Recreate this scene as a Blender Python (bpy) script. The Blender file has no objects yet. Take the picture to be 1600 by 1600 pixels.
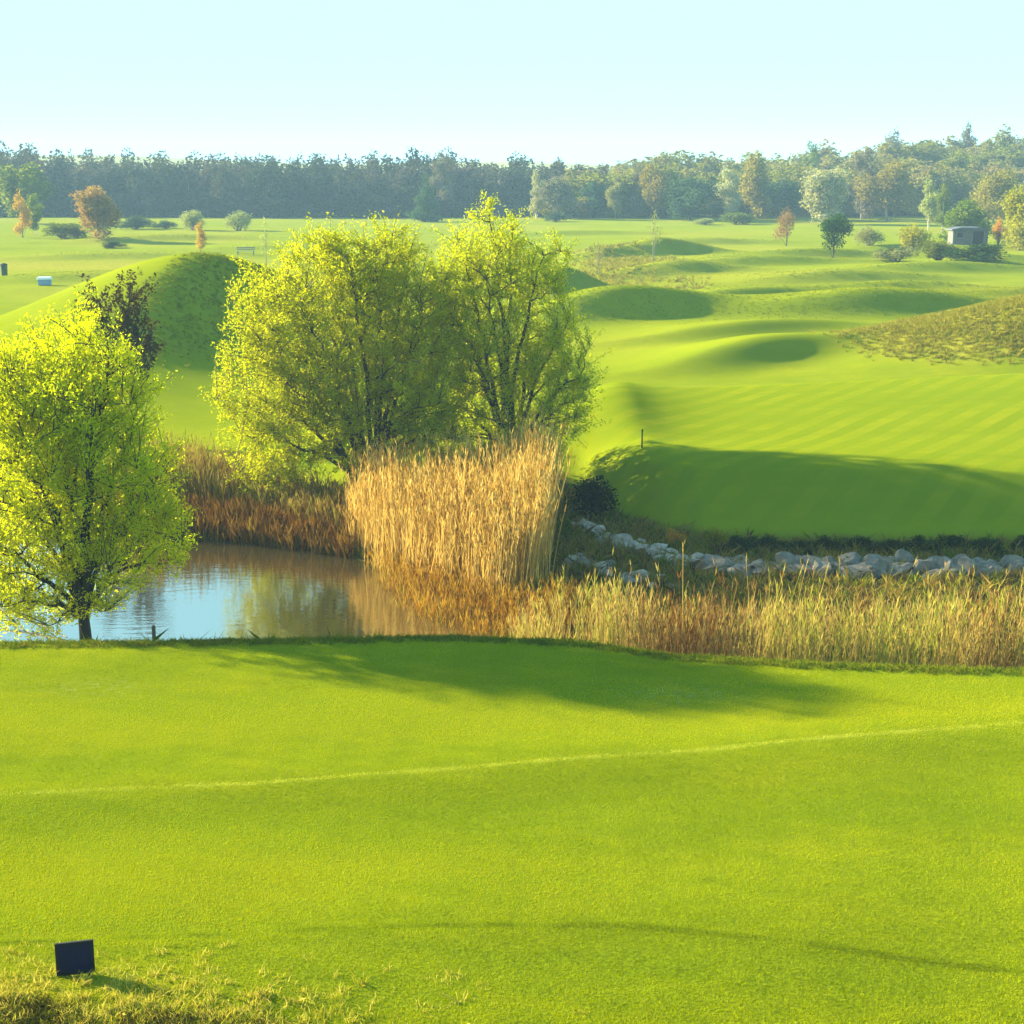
import bpy, math, random
import numpy as np

# ------------------------------------------------------------------ camera, world, sun, exposure
sc = bpy.context.scene
COL = sc.collection
F, PITCH, H = 2400.0, 0.2234, 12.0          # focal length in 1600-px units, tilt down, camera height above the pond

cam_d = bpy.data.cameras.new('camera')
cam = bpy.data.objects.new('camera', cam_d)
COL.objects.link(cam)
cam_d.sensor_width = 36.0
cam_d.lens = 36.0 * F / 1600.0
cam_d.clip_start, cam_d.clip_end = 0.5, 6000.0
cam.location = (0, 0, H)
cam.rotation_euler = (math.pi / 2 - PITCH, 0, 0)
sc.camera = cam

SUN_EL, SUN_AZ = math.radians(21.0), math.radians(23.0)     # sun on the left, a little behind the scene
to_sun = np.array([-math.cos(SUN_EL) * math.cos(SUN_AZ), math.cos(SUN_EL) * math.sin(SUN_AZ), math.sin(SUN_EL)])

world = bpy.data.worlds.new('World')
sc.world = world
world.use_nodes = True
wt = world.node_tree
wt.nodes.clear()
sky = wt.nodes.new('ShaderNodeTexSky')
sky.sky_type = 'NISHITA'
sky.sun_disc = False
sky.sun_elevation = SUN_EL
sky.sun_rotation = math.atan2(to_sun[0], to_sun[1])
sky.altitude = 200
sky.air_density, sky.dust_density, sky.ozone_density = 1.0, 0.6, 1.6
tint = wt.nodes.new('ShaderNodeMix')
tint.data_type = 'RGBA'
tint.blend_type = 'MULTIPLY'
tint.inputs[0].default_value = 1.0
tint.inputs[7].default_value = (0.68, 0.92, 0.78, 1)
bg = wt.nodes.new('ShaderNodeBackground')
bg.inputs[1].default_value = 0.14
wo = wt.nodes.new('ShaderNodeOutputWorld')
wt.links.new(sky.outputs[0], tint.inputs[6])
cap = wt.nodes.new('ShaderNodeMix')
cap.data_type = 'RGBA'
cap.blend_type = 'DARKEN'
cap.inputs[0].default_value = 1.0
cap.inputs[7].default_value = (0.95, 2.0, 2.3, 1)
wt.links.new(tint.outputs[2], cap.inputs[6])
wt.links.new(cap.outputs[2], bg.inputs[0])
wt.links.new(bg.outputs[0], wo.inputs[0])

sun_d = bpy.data.lights.new('sun', 'SUN')
sun_d.energy = 5.0
sun_d.angle = math.radians(0.9)
sun_d.color = (1.0, 0.9, 0.6)
sun = bpy.data.objects.new('sun', sun_d)
COL.objects.link(sun)
from mathutils import Vector, Quaternion
sun.rotation_euler = Vector(to_sun).to_track_quat('Z', 'Y').to_euler()
sun.location = (-60, 40, 60)

vs = sc.view_settings
vs.view_transform = 'Standard'
vs.look = 'None'
vs.gamma = 1.0
vs.exposure = 2.38
vs.use_curve_mapping = False
sc.cycles.use_denoising = True
sc.cycles.max_bounces = 8
sc.cycles.diffuse_bounces = 6
sc.cycles.transparent_max_bounces = 8
sc.cycles.volume_bounces = 1
sc.render.film_transparent = False

# ------------------------------------------------------------------ helpers
rng = np.random.default_rng(7)


def ray(px, py):
    a, b = (px - 800) / F, (800 - py) / F
    return np.array([a, math.cos(PITCH) + b * math.sin(PITCH), -math.sin(PITCH) + b * math.cos(PITCH)])


def P(px, py, z):
    d = ray(px, py)
    t = (z - H) / d[2]
    return np.array([d[0] * t, d[1] * t, z])


def at(px, py, D):
    d = ray(px, py)
    t = D / d[1]
    return np.array([d[0] * t, D, H + d[2] * t])


def sstep(a, b, x):
    t = np.clip((x - a) / (b - a), 0, 1)
    return t * t * (3 - 2 * t)


def tag(o, label=None, cat=None, group=None, kind=None):
    if label: o['label'] = label
    if cat: o['category'] = cat
    if group: o['group'] = group
    if kind: o['kind'] = kind
    return o


def empty(name, loc, rz=0.0):
    o = bpy.data.objects.new(name, None)
    COL.objects.link(o)
    o.location = loc
    o.rotation_euler = (0, 0, rz)
    o.empty_display_size = 0.2
    return o


def mesh_np(name, verts, faces, mat, parent=None, smooth=False, attrs=None):
    """verts (N,3); faces: (M,k) array or a list of such arrays -> one mesh object"""
    verts = np.asarray(verts, np.float32)
    if not isinstance(faces, list): faces = [faces]
    faces = [np.asarray(f, np.int32) for f in faces if len(f)]
    me = bpy.data.meshes.new(name)
    me.vertices.add(len(verts))
    me.vertices.foreach_set('co', verts.ravel())
    loops = np.concatenate([f.ravel() for f in faces])
    tot = np.concatenate([np.full(len(f), f.shape[1], np.int32) for f in faces])
    start = np.concatenate([[0], np.cumsum(tot)[:-1]]).astype(np.int32)
    me.loops.add(len(loops))
    me.loops.foreach_set('vertex_index', loops)
    me.polygons.add(len(tot))
    me.polygons.foreach_set('loop_start', start)
    me.polygons.foreach_set('loop_total', tot)
    me.polygons.foreach_set('use_smooth', np.full(len(tot), smooth))
    for k, v in (attrs or {}).items():
        a = me.attributes.new(k, 'FLOAT', 'POINT')
        a.data.foreach_set('value', np.asarray(v, np.float32))
    me.update(calc_edges=True)
    me.validate()
    if mat: me.materials.append(mat)
    o = bpy.data.objects.new(name, me)
    COL.objects.link(o)
    if parent: o.parent = parent
    return o


class MB:
    """collects verts / polygon lists"""
    def __init__(self):
        self.v, self.f = [], []

    def add(self, v, f):
        n = len(self.v)
        self.v += [tuple(p) for p in v]
        self.f += [tuple(i + n for i in q) for q in f]

    def box(self, c, s, rz=0.0, taper=1.0):
        cx, cy, cz = c
        v = []
        for k, dz in enumerate((-1, 1)):
            t = taper if k else 1.0
            for dx, dy in ((-1, -1), (1, -1), (1, 1), (-1, 1)):
                x, y = dx * s[0] / 2 * t, dy * s[1] / 2 * t
                v.append((cx + x * math.cos(rz) - y * math.sin(rz), cy + x * math.sin(rz) + y * math.cos(rz), cz + dz * s[2] / 2))
        self.add(v, [(3, 2, 1, 0), (4, 5, 6, 7), (0, 1, 5, 4), (1, 2, 6, 5), (2, 3, 7, 6), (3, 0, 4, 7)])

    def prism(self, pts, y0, y1):
        """outline in x,z extruded along y"""
        n = len(pts)
        v = [(x, y0, z) for x, z in pts] + [(x, y1, z) for x, z in pts]
        f = [tuple(range(n)), tuple(range(2 * n - 1, n - 1, -1))]
        f += [(i, i + n, (i + 1) % n + n, (i + 1) % n) for i in range(n)]
        self.add(v, f)

    def tube(self, pts, radii, k=8, cap=True):
        v, f = tube(np.array(pts, float), np.array(radii, float), k)
        n = len(self.v)
        self.v += [tuple(p) for p in v]
        self.f += [tuple(int(i) + n for i in q) for q in f]
        if cap:
            self.f.append(tuple(n + i for i in reversed(range(k))))
            self.f.append(tuple(n + len(v) - k + i for i in range(k)))

    def build(self, name, mat, parent=None, bevel=0.0, smooth=False):
        me = bpy.data.meshes.new(name)
        me.from_pydata(self.v, [], self.f)
        if mat: me.materials.append(mat)
        if smooth:
            me.polygons.foreach_set('use_smooth', [True] * len(me.polygons))
        o = bpy.data.objects.new(name, me)
        COL.objects.link(o)
        if parent: o.parent = parent
        if bevel:
            b = o.modifiers.new('bevel', 'BEVEL')
            b.width = bevel
            b.segments = 2
        return o


def tube(pts, radii, k=5):
    n = len(pts)
    t = np.gradient(pts, axis=0)
    t /= np.linalg.norm(t, axis=1, keepdims=True) + 1e-9
    ref = np.array([0.31, 0.95, 0.05]) if abs(t[0, 1]) < 0.8 else np.array([0.95, 0.2, 0.1])
    u = np.cross(t, ref)
    u /= np.linalg.norm(u, axis=1, keepdims=True) + 1e-9
    w = np.cross(t, u)
    ang = np.arange(k) * 2 * np.pi / k
    ring = u[:, None, :] * np.cos(ang)[None, :, None] + w[:, None, :] * np.sin(ang)[None, :, None]
    v = (pts[:, None, :] + ring * radii[:, None, None]).reshape(-1, 3)
    i = np.arange(n - 1)[:, None] * k
    j = np.arange(k)[None, :]
    j2 = (j + 1) % k
    f = np.stack([i + j, i + j2, i + k + j2, i + k + j], -1).reshape(-1, 4)
    return v, f


class Tubes:
    def __init__(self):
        self.v, self.f, self.n = [], [], 0

    def add(self, pts, radii, k=5):
        v, f = tube(pts, radii, k)
        self.v.append(v)
        self.f.append(f + self.n)
        self.n += len(v)

    def build(self, name, mat, parent=None):
        return mesh_np(name, np.concatenate(self.v), np.concatenate(self.f), mat, parent, smooth=True)


def unit(v):
    return v / (np.linalg.norm(v, axis=-1, keepdims=True) + 1e-9)


def leaf_mesh(c, L, W, r, axis=None, axis_mix=0.0):
    """rhombic leaves at points c: returns verts, faces, tint"""
    n = len(c)
    u = unit(r.normal(size=(n, 3)))
    if axis is not None:
        u = unit(u * (1 - axis_mix) + axis * axis_mix)
    v = unit(np.cross(u, r.normal(size=(n, 3))))
    s = r.uniform(0.65, 1.35, (n, 1))
    a, b = u * L * s / 2, v * W * s / 2
    nrm = np.cross(u, v) * (L * 0.12) * s
    vv = np.stack([c - a, c + b + nrm, c + a, c - b + nrm], 1).reshape(-1, 3)
    ff = np.arange(n * 4).reshape(n, 4)
    ti = np.repeat(r.uniform(0, 1, n), 4)
    return vv, ff, ti


# ------------------------------------------------------------------ materials
def newmat(name):
    m = bpy.data.materials.new(name)
    m.use_nodes = True
    nt = m.node_tree
    nt.nodes.clear()
    out = nt.nodes.new('ShaderNodeOutputMaterial')
    return m, nt, out


def N(nt, typ, **kw):
    n = nt.nodes.new(typ)
    for k, v in kw.items(): setattr(n, k, v)
    return n


def noise(nt, scale, detail=3.0, rough=0.6, vec=None, stretch=None):
    if vec is None:
        vec = N(nt, 'ShaderNodeNewGeometry').outputs['Position']
    if stretch:
        mp = N(nt, 'ShaderNodeMapping')
        mp.inputs['Scale'].default_value = stretch
        nt.links.new(vec, mp.inputs['Vector'])
        vec = mp.outputs[0]
    n = N(nt, 'ShaderNodeTexNoise')
    n.inputs['Scale'].default_value = scale
    n.inputs['Detail'].default_value = detail
    n.inputs['Roughness'].default_value = rough
    nt.links.new(vec, n.inputs['Vector'])
    return n.outputs['Fac']


def ramp(nt, fac, stops):
    r = N(nt, 'ShaderNodeValToRGB')
    e = r.color_ramp.elements
    e[0].position, e[0].color = stops[0][0], (*stops[0][1], 1)
    e[1].position, e[1].color = stops[-1][0], (*stops[-1][1], 1)
    for p, c in stops[1:-1]:
        q = e.new(p)
        q.color = (*c, 1)
    nt.links.new(fac, r.inputs[0])
    return r.outputs[0]


def frange(nt, fac, a, b, c=0.0, d=1.0):
    m = N(nt, 'ShaderNodeMapRange')
    for k, v in zip((1, 2, 3, 4), (a, b, c, d)): m.inputs[k].default_value = v
    nt.links.new(fac, m.inputs[0])
    return m.outputs[0]


def mixc(nt, fac, a, b, mode='MIX'):
    m = N(nt, 'ShaderNodeMix', data_type='RGBA', blend_type=mode)
    for k, v in ((0, fac), (6, a), (7, b)):
        if isinstance(v, (int, float)): m.inputs[k].default_value = v
        elif isinstance(v, tuple): m.inputs[k].default_value = (*v, 1)
        else: nt.links.new(v, m.inputs[k])
    return m.outputs[2]


def math_(nt, op, a, b=None):
    m = N(nt, 'ShaderNodeMath', operation=op)
    for k, v in ((0, a), (1, b)):
        if v is None: continue
        if isinstance(v, (int, float)): m.inputs[k].default_value = v
        else: nt.links.new(v, m.inputs[k])
    return m.outputs[0]


def attr(nt, name):
    return N(nt, 'ShaderNodeAttribute', attribute_name=name).outputs['Fac']


def leaf_mat(name, c0, c1, transl=0.45, tcol=None, clump=0.9, c2=None, hue=0.015):
    """leaf colour varies from leaf to leaf (tint) and from spray to spray"""
    m, nt, out = newmat(name)
    oi = N(nt, 'ShaderNodeObjectInfo')
    col = mixc(nt, attr(nt, 'tint'), c0, c1)
    tc = N(nt, 'ShaderNodeTexCoord').outputs['Object']
    nz = frange(nt, noise(nt, clump, 3, 0.6, tc), 0.35, 0.7)
    if c2: col = mixc(nt, math_(nt, 'MULTIPLY', nz, 0.75), col, c2)
    hs = N(nt, 'ShaderNodeHueSaturation')
    hs.inputs['Value'].default_value = 1.0
    nt.links.new(frange(nt, oi.outputs['Random'], 0, 1, 0.5 - hue, 0.5 + hue), hs.inputs['Hue'])
    nt.links.new(frange(nt, oi.outputs['Random'], 0, 1, 0.85, 1.15), hs.inputs['Value'])
    nt.links.new(col, hs.inputs['Color'])
    col = hs.outputs[0]
    d = N(nt, 'ShaderNodeBsdfDiffuse')
    t = N(nt, 'ShaderNodeBsdfTranslucent')
    nt.links.new(col, d.inputs[0])
    tcl = mixc(nt, 1.0, col, tcol or (1.25, 1.15, 0.5), 'MULTIPLY')
    nt.links.new(tcl, t.inputs[0])
    mx = N(nt, 'ShaderNodeMixShader')
    mx.inputs[0].default_value = transl
    nt.links.new(d.outputs[0], mx.inputs[1])
    nt.links.new(t.outputs[0], mx.inputs[2])
    nt.links.new(mx.outputs[0], out.inputs[0])
    return m


def simple_mat(name, c0, c1, scale=6.0, rough=0.85, bump=0.0, metallic=0.0, stretch=None, local=True):
    m, nt, out = newmat(name)
    p = N(nt, 'ShaderNodeBsdfPrincipled')
    vec = N(nt, 'ShaderNodeTexCoord').outputs['Object'] if local else None
    nz = noise(nt, scale, 5, 0.65, vec, stretch)
    nt.links.new(ramp(nt, nz, [(0.3, c0), (0.7, c1)]), p.inputs['Base Color'])
    p.inputs['Roughness'].default_value = rough
    p.inputs['Metallic'].default_value = metallic
    if bump:
        b = N(nt, 'ShaderNodeBump')
        b.inputs['Strength'].default_value = bump
        b.inputs['Distance'].default_value = 0.05
        nt.links.new(nz, b.inputs['Height'])
        nt.links.new(b.outputs[0], p.inputs['Normal'])
    nt.links.new(p.outputs[0], out.inputs[0])
    return m


BARK = simple_mat('bark_brown', (0.035, 0.026, 0.012), (0.085, 0.065, 0.03), 5, 0.9, 0.6, stretch=(3, 3, .6))
BARK_DARK = simple_mat('bark_dark', (0.012, 0.009, 0.005), (0.035, 0.026, 0.014), 5, 0.9, 0.6, stretch=(3, 3, .6))
BARK_GREY = simple_mat('bark_grey', (0.10, 0.09, 0.075), (0.2, 0.18, 0.15), 4, 0.9, 0.4, stretch=(3, 3, .6))
BARK_PALE = simple_mat('bark_pale', (0.28, 0.25, 0.2), (0.48, 0.44, 0.36), 4, 0.85, 0.4, stretch=(3, 3, .6))
DEADWOOD = simple_mat('dead_wood', (0.1, 0.09, 0.07), (0.24, 0.22, 0.18), 5, 0.85, 0.4)

LEAF_WILLOW = leaf_mat('leaf_willow', (0.36, 0.41, 0.003), (0.53, 0.54, 0.006), 0.62, c2=(0.31, 0.38, 0.004), hue=0.002)
LEAF_WILLOW_G = leaf_mat('leaf_willow_green', (0.34, 0.39, 0.006), (0.5, 0.52, 0.012), 0.62, c2=(0.29, 0.36, 0.006), hue=0.002)
LEAF_YELLOW = leaf_mat('leaf_yellow', (0.2, 0.2, 0.004), (0.3, 0.27, 0.006), 0.5)
LEAF_GOLD = leaf_mat('leaf_gold', (0.36, 0.25, 0.012), (0.48, 0.33, 0.02), 0.4)
LEAF_FRESH = leaf_mat('leaf_fresh', (0.1, 0.145, 0.008), (0.19, 0.22, 0.012), 0.45, c2=(0.08, 0.115, 0.008))
LEAF_DARK = leaf_mat('leaf_dark', (0.016, 0.05, 0.01), (0.04, 0.09, 0.016), 0.25)
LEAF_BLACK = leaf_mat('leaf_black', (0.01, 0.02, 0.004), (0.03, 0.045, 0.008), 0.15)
LEAF_COPPER = leaf_mat('leaf_copper', (0.035, 0.028, 0.006), (0.09, 0.06, 0.014), 0.25)
LEAF_BROWN = leaf_mat('leaf_brown', (0.24, 0.125, 0.05), (0.34, 0.18, 0.075), 0.35, c2=(0.26, 0.22, 0.03))
LEAF_RED = leaf_mat('leaf_red', (0.24, 0.15, 0.06), (0.32, 0.2, 0.08), 0.3)
LEAF_ORANGE = leaf_mat('leaf_orange', (0.4, 0.16, 0.015), (0.5, 0.3, 0.03), 0.35)
LEAF_OLIVE = leaf_mat('leaf_olive', (0.17, 0.165, 0.02), (0.27, 0.24, 0.035), 0.45, c2=(0.2, 0.14, 0.05))
LEAF_GREY = leaf_mat('leaf_grey', (0.15, 0.14, 0.1), (0.24, 0.21, 0.15), 0.25, c2=(0.08, 0.09, 0.045))
LEAF_SILVER = leaf_mat('leaf_silver', (0.26, 0.28, 0.15), (0.4, 0.4, 0.22), 0.35)
LEAF_PALE = leaf_mat('leaf_pale', (0.2, 0.23, 0.07), (0.3, 0.31, 0.11), 0.4)
LEAF_TEAL = leaf_mat('leaf_teal', (0.04, 0.085, 0.045), (0.07, 0.13, 0.055), 0.25)

# ------------------------------------------------------------------ terrain heights
EDGE = np.array([P(px, py, 2.0)[:2] for px, py in ((-700, 1016), (0, 1011), (350, 1007), (700, 1001), (900, 1008), (1050, 1030), (1300, 1045), (1600, 1054), (2400, 1062))])
POND = np.array([P(px, py, 0.0)[:2] for px, py in ((-900, 850), (-300, 842), (0, 838), (150, 832), (300, 838), (420, 850), (540, 868), (600, 885), (700, 922), (800, 955), (880, 985))] + [(4.5, 35.2), (-2, 34), (-12, 34), (-40, 33.5)])


def poly_sd(x, y, poly):
    """signed distance (negative inside)"""
    d = np.full(x.shape, 1e9)
    ins = np.zeros(x.shape, bool)
    n = len(poly)
    for i in range(n):
        ax, ay = poly[i]
        bx, by = poly[(i + 1) % n]
        ex, ey = bx - ax, by - ay
        t = np.clip(((x - ax) * ex + (y - ay) * ey) / (ex * ex + ey * ey), 0, 1)
        d = np.minimum(d, np.hypot(x - ax - t * ex, y - ay - t * ey))
        c = ((ay > y) != (by > y)) & (x < (bx - ax) * (y - ay) / (by - ay + 1e-12) + ax)
        ins ^= c
    return np.where(ins, -d, d)


def vnoise(x, y, s, seed=0):
    """cheap smooth noise from a few rotated sines"""
    r = np.random.default_rng(seed)
    o = 0
    for k in range(6):
        a = r.uniform(0, 6.28)
        fr = s * r.uniform(0.6, 1.7)
        o = o + np.sin((x * math.cos(a) + y * math.sin(a)) * fr + r.uniform(0, 6.28))
    return o / 6


def mound(x, y, cx, cy, h, sl, sr, sn, sf, rot=0.0, p=2.0):
    dx, dy = x - cx, y - cy
    u = dx * math.cos(rot) + dy * math.sin(rot)
    v = -dx * math.sin(rot) + dy * math.cos(rot)
    q = np.abs(u / np.where(u < 0, sl, sr)) ** 2 + np.abs(v / np.where(v < 0, sn, sf)) ** 2
    return h * np.exp(-0.5 * q ** (p / 2))


# far mounds: x, y, height, sigma left/right/near/far, rotation
MOUNDS = [
    (-18.3, 88, 5.9, 8.0, 4.2, 8.5, 8, -0.29),
    (-13.0, 97, 1.2, 6.0, 4.2, 5, 6, -0.4),
    (7.5, 110, 2.4, 5.0, 1.7, 5.0, 6.0, -1.2),
    (4.2, 134, 2.3, 5.0, 1.7, 4, 3, -1.0),
    (18.0, 186, 2.1, 3.5, 1.6, 3.0, 5.5, -1.2),
    (11.0, 183, 1.2, 4.0, 1.0, 3, 4, -1.3),
    (17.0, 155, 1.4, 4.0, 1.1, 5, 5, -1.3),
    (54.0, 172, 1.0, 4, 2.0, 3.0, 5, -1.0),
    (13.6, 85, 1.5, 5.0, 1.1, 4.2, 4.5, -1.3),
    (15.6, 98, 1.15, 5, 0.85, 5.5, 6, -1.4),
    (26.5, 113, 2.1, 6.0, 1.8, 8, 9, -1.35),
    (42, 124, 1.2, 7, 2, 8, 9, -1.2),
    (31, 146, 1.1, 6, 1.0, 7, 8, -1.3),
    (44, 158, 1.1, 6, 1.0, 7, 8, -1.35),
    (27, 168, 1.0, 6, 0.9, 8, 8, -1.3),
    (36, 180, 1.1, 6, 1.0, 9, 8, -1.3),
    (20, 128, 1.0, 5, 0.9, 6, 5, -1.3),
    (33, 133, 1.0, 5, 0.9, 6, 6, -1.3),
    (52, 200, 0.8, 7, 1.2, 9, 9, -1.3),
    (26, 215, 0.8, 7, 1.2, 9, 9, -1.3),
    (10, 240, 0.8, 7, 1.2, 9, 9, -1.3),
    (-40, 150, 0.7, 8, 1.3, 8, 9, -1.3),
    (-48, 185, 0.7, 8, 1.3, 9, 9, -1.3),
    (-50, 225, 0.9, 9, 1.4, 9, 9, -1.3),
    (-25, 205, 0.8, 9, 1.3, 9, 9, -1.3),
    (0.7, 60.5, 2.0, 5, 2.7, 4.5, 4, -0.35),
    (32.0, 86, 4.1, 8.5, 9, 4.5, 8, 0.0),
]


def height(x, y):
    x = np.asarray(x, float)
    y = np.asarray(y, float)
    ye = np.interp(x, EDGE[:, 0], EDGE[:, 1])
    # --- near lawn
    lawn = 2.0 + 0.15 * vnoise(x * 0.35, y, 0.5, 3) + 0.03 * vnoise(x, y, 1.1, 4)
    lawn = lawn * sstep(0, 5, ye - y) + (2.0) * (1 - sstep(0, 5, ye - y))
    yl = np.interp(x, [-12, -8.2, -4.2, 0, 4.5, 9.3, 13], [22.7, 23.0, 23.6, 24.5, 25.4, 26.3, 27.0])       # low crest under the mowing line, whose sunlit edge is painted pale
    lawn = lawn + 0.14 * np.exp(-((y - yl) / 1.1) ** 2)
    yd = np.interp(x, [-8, -6, -2.4, 1.6, 5.2, 8], [18.0, 18.2, 18.7, 18.9, 18.0, 17.2])   # shallow step below it
    lawn = lawn + 0.10 * (1 - sstep(-0.35, 0.35, y - yd))
    lawn = lawn + 0.35 * np.exp(-((x + 7.5) / 3.5) ** 2 - ((y - 16.0) / 1.6) ** 2)
    # --- beyond the lawn: low ground round the pond, then the far field
    low = 0.32 + 0.06 * vnoise(x, y, 0.9, 5)
    foot = np.interp(x, [1.5, 2.6, 3.6, 5.0, 6.2, 10, 16, 40], [55, 53.0, 50.5, 48.4, 47.3, 46.9, 46.4, 45.5])
    up = sstep(0, 5.0, y - foot) * 0.35 + 0.65 * np.clip((y - foot) / 3.6, 0, 1) ** 1.15
    gz = np.interp(y, [40, 50, 56, 62, 66, 69, 74, 82, 110], [2.1, 2.1, 1.95, 2.2, 2.4, 2.0, 0.7, 0.7, 1.0])
    gz = gz + np.clip((x - 6) * 0.045, 0, 0.9) * sstep(50, 60, y) * (1 - sstep(68, 77, y))
    right = low + (gz - low) * up
    left = low + (1.0 - low) * sstep(52, 75, y)
    wr = sstep(1.0, 5.0, x - np.clip(58 - y, 0, 4) * 0.1)
    z = left * (1 - wr) + right * wr
    far = 1.0 + 0.35 * vnoise(x, y, 0.055, 8) * sstep(85, 140, y)
    z = z + (far - 1.0) * sstep(80, 110, y)
    m = 0
    for k, c in enumerate(MOUNDS): m = m + mound(x, y, *c, p=1.8 if k == 0 else 2.0)
    z = z + m
    z = z + 0.05 * vnoise(x, y, 0.6, 9) * sstep(72, 90, y)
    # wooded hillside on the right and the far hills
    hx = np.interp(x / np.maximum(y, 1), [-0.05, 0.12, 0.22, 0.33, 0.6], [0, 1.0, 3.5, 8.5, 12])
    z = z + hx * sstep(300, 400, y)
    z = z + (19 + 7 * vnoise(x, y, 0.004, 12)) * sstep(750, 1250, y) * np.interp(x / np.maximum(y, 1), [-0.6, -0.25, -0.12, 0.0, 0.08, 0.2], [1.0, 0.9, .45, 0.55, .3, 0.6])
    # --- pond basin
    sd = poly_sd(x, y, POND)
    z = np.minimum(z, np.where(sd < 6, -0.9 + 0.9 * sstep(-3.0, 0.0, sd) + np.clip(sd, 0, 6) * 0.5, 99))
    # --- lawn edge drop
    near = sstep(0.0, 3.6, y - ye)
    z = lawn * (1 - near) + np.minimum(z, 2.0 + 50 * sstep(1, 4, y - ye)) * near
    return z


def hz(x, y):
    return float(height(np.array([x]), np.array([y]))[0])


# ------------------------------------------------------------------ ground sheet
ys = [-6.0]
while ys[-1] < 1900:
    yv = ys[-1]
    if yv < 12: st = 1.0
    elif yv < 36: st = 0.11
    elif yv < 60: st = 0.16
    elif yv < 130: st = 0.3
    elif yv < 330: st = 0.9
    else: st = 12 + (yv - 330) * 0.03
    ys.append(yv + st)
ys = np.array(ys)
si = np.linspace(-1.15, 1.15, 330)
sidx = np.concatenate([np.linspace(-5, -1.2, 26), si, np.linspace(1.2, 5, 26)])
Yg, Sg = np.meshgrid(ys, sidx, indexing='ij')
Xg = Sg * (np.maximum(Yg, 0) * 0.345 + 4)
Zg = height(Xg, Yg)
nr, nc = Xg.shape
gi = np.arange(nr * nc).reshape(nr, nc)
gf = np.stack([gi[:-1, :-1], gi[:-1, 1:], gi[1:, 1:], gi[1:, :-1]], -1).reshape(-1, 4)

ye_g = np.interp(Xg, EDGE[:, 0], EDGE[:, 1])
sd_g = poly_sd(Xg, Yg, POND)
foot_g = np.interp(Xg, [1.5, 2.6, 3.6, 5.0, 6.2, 10, 16, 40], [55, 53.0, 50.5, 48.4, 47.3, 46.9, 46.4, 45.5])
bank = sstep(0.15, 1.2, Yg - ye_g)
mud = bank * np.where(Xg > 1.5, 1 - sstep(-0.2, 0.9, Yg - foot_g), 1 - sstep(51, 56, Yg))
rough = np.zeros_like(Xg)
rough = np.maximum(rough, sstep(0.9, 2.2, mound(Xg, Yg, *MOUNDS[-1]) + 0.5 * vnoise(Xg, Yg, 0.5, 21)))          # olive hillside on the right
rough = np.maximum(rough, 0.75 * np.exp(-((Yg - 172 - 0.06 * (Xg + 50)) / 11) ** 2) * (1 - sstep(-32, -22, Xg)))        # dry band on the left fairway
rough = np.maximum(rough, 0.6 * np.exp(-((Yg - 165) / 22) ** 2 - ((Xg - 12) / 8) ** 2))
rough = np.maximum(rough, 0.55 * np.exp(-((Yg - 250) / 25) ** 2) * (Xg > 70))
rough = np.maximum(rough, sstep(300, 330, Yg) * 0.8)
rough = np.maximum(rough, 0.9 * np.exp(-((Xg + 7.2) / 3.6) ** 2 - ((Yg - 16.1) / 1.25) ** 2))                   # dry tee bank by the sign
rough = np.maximum(rough, 0.35 * sstep(0.0, 0.4, vnoise(Xg, Yg, 0.12, 31)) * sstep(85, 100, Yg))
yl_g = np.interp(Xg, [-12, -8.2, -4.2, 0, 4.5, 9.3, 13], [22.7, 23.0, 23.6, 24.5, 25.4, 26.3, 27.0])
line = np.exp(-((Yg - yl_g) / 0.085) ** 2)  # mowing line mask; sun on its longer grass goes into the colour
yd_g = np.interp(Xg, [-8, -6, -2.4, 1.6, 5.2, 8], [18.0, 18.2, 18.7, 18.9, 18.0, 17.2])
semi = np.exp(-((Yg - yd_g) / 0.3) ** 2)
green_m = sstep(0.6, 2.0, Yg - foot_g) * (1 - sstep(70, 74, Yg)) * sstep(2.5, 4.5, Xg)
patch = np.exp(-((Xg - 3.3) / 1.0) ** 2 - ((Yg - 28.2) / 0.55) ** 2) + 0.7 * np.exp(-((Xg + 8.2) / 1.2) ** 2 - ((Yg - 28.6) / .5) ** 2)

gm, nt, out = newmat('ground')
pr = N(nt, 'ShaderNodeBsdfPrincipled')
pr.inputs['Roughness'].default_value = 0.95
pr.inputs['Specular IOR Level'].default_value = 0.0
pos = N(nt, 'ShaderNodeNewGeometry').outputs['Position']
sep = N(nt, 'ShaderNodeSeparateXYZ')
nt.links.new(pos, sep.inputs[0])
n_big = noise(nt, 0.35, 4, 0.6)
n_mid = noise(nt, 1.6, 4, 0.65, stretch=(0.6, 1.5, 1))
n_fine = noise(nt, 26, 3, 0.75, stretch=(1, 1.4, 1))
n_far = noise(nt, 0.09, 5, 0.65, stretch=(0.3, 1.6, 1))
grass = ramp(nt, n_big, [(0.3, (0.145, 0.175, 0.0015)), (0.52, (0.185, 0.205, 0.002)), (0.72, (0.235, 0.225, 0.003))])
grass = mixc(nt, frange(nt, n_mid, 0.35, 0.7, 0, 0.6), grass, (0.12, 0.165, 0.0015))
grass = mixc(nt, frange(nt, n_fine, 0.3, 0.75, 0, 0.6), grass, (0.1, 0.13, 0.0015))
grass = mixc(nt, frange(nt, n_far, 0.35, 0.65, 0, 0.35), grass, (0.21, 0.235, 0.008))
grass = mixc(nt, frange(nt, noise(nt, 0.16, 5, 0.7, stretch=(0.25, 1.7, 1)), 0.52, 0.7, 0, 0.5), grass, (0.1, 0.15, 0.004))
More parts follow.
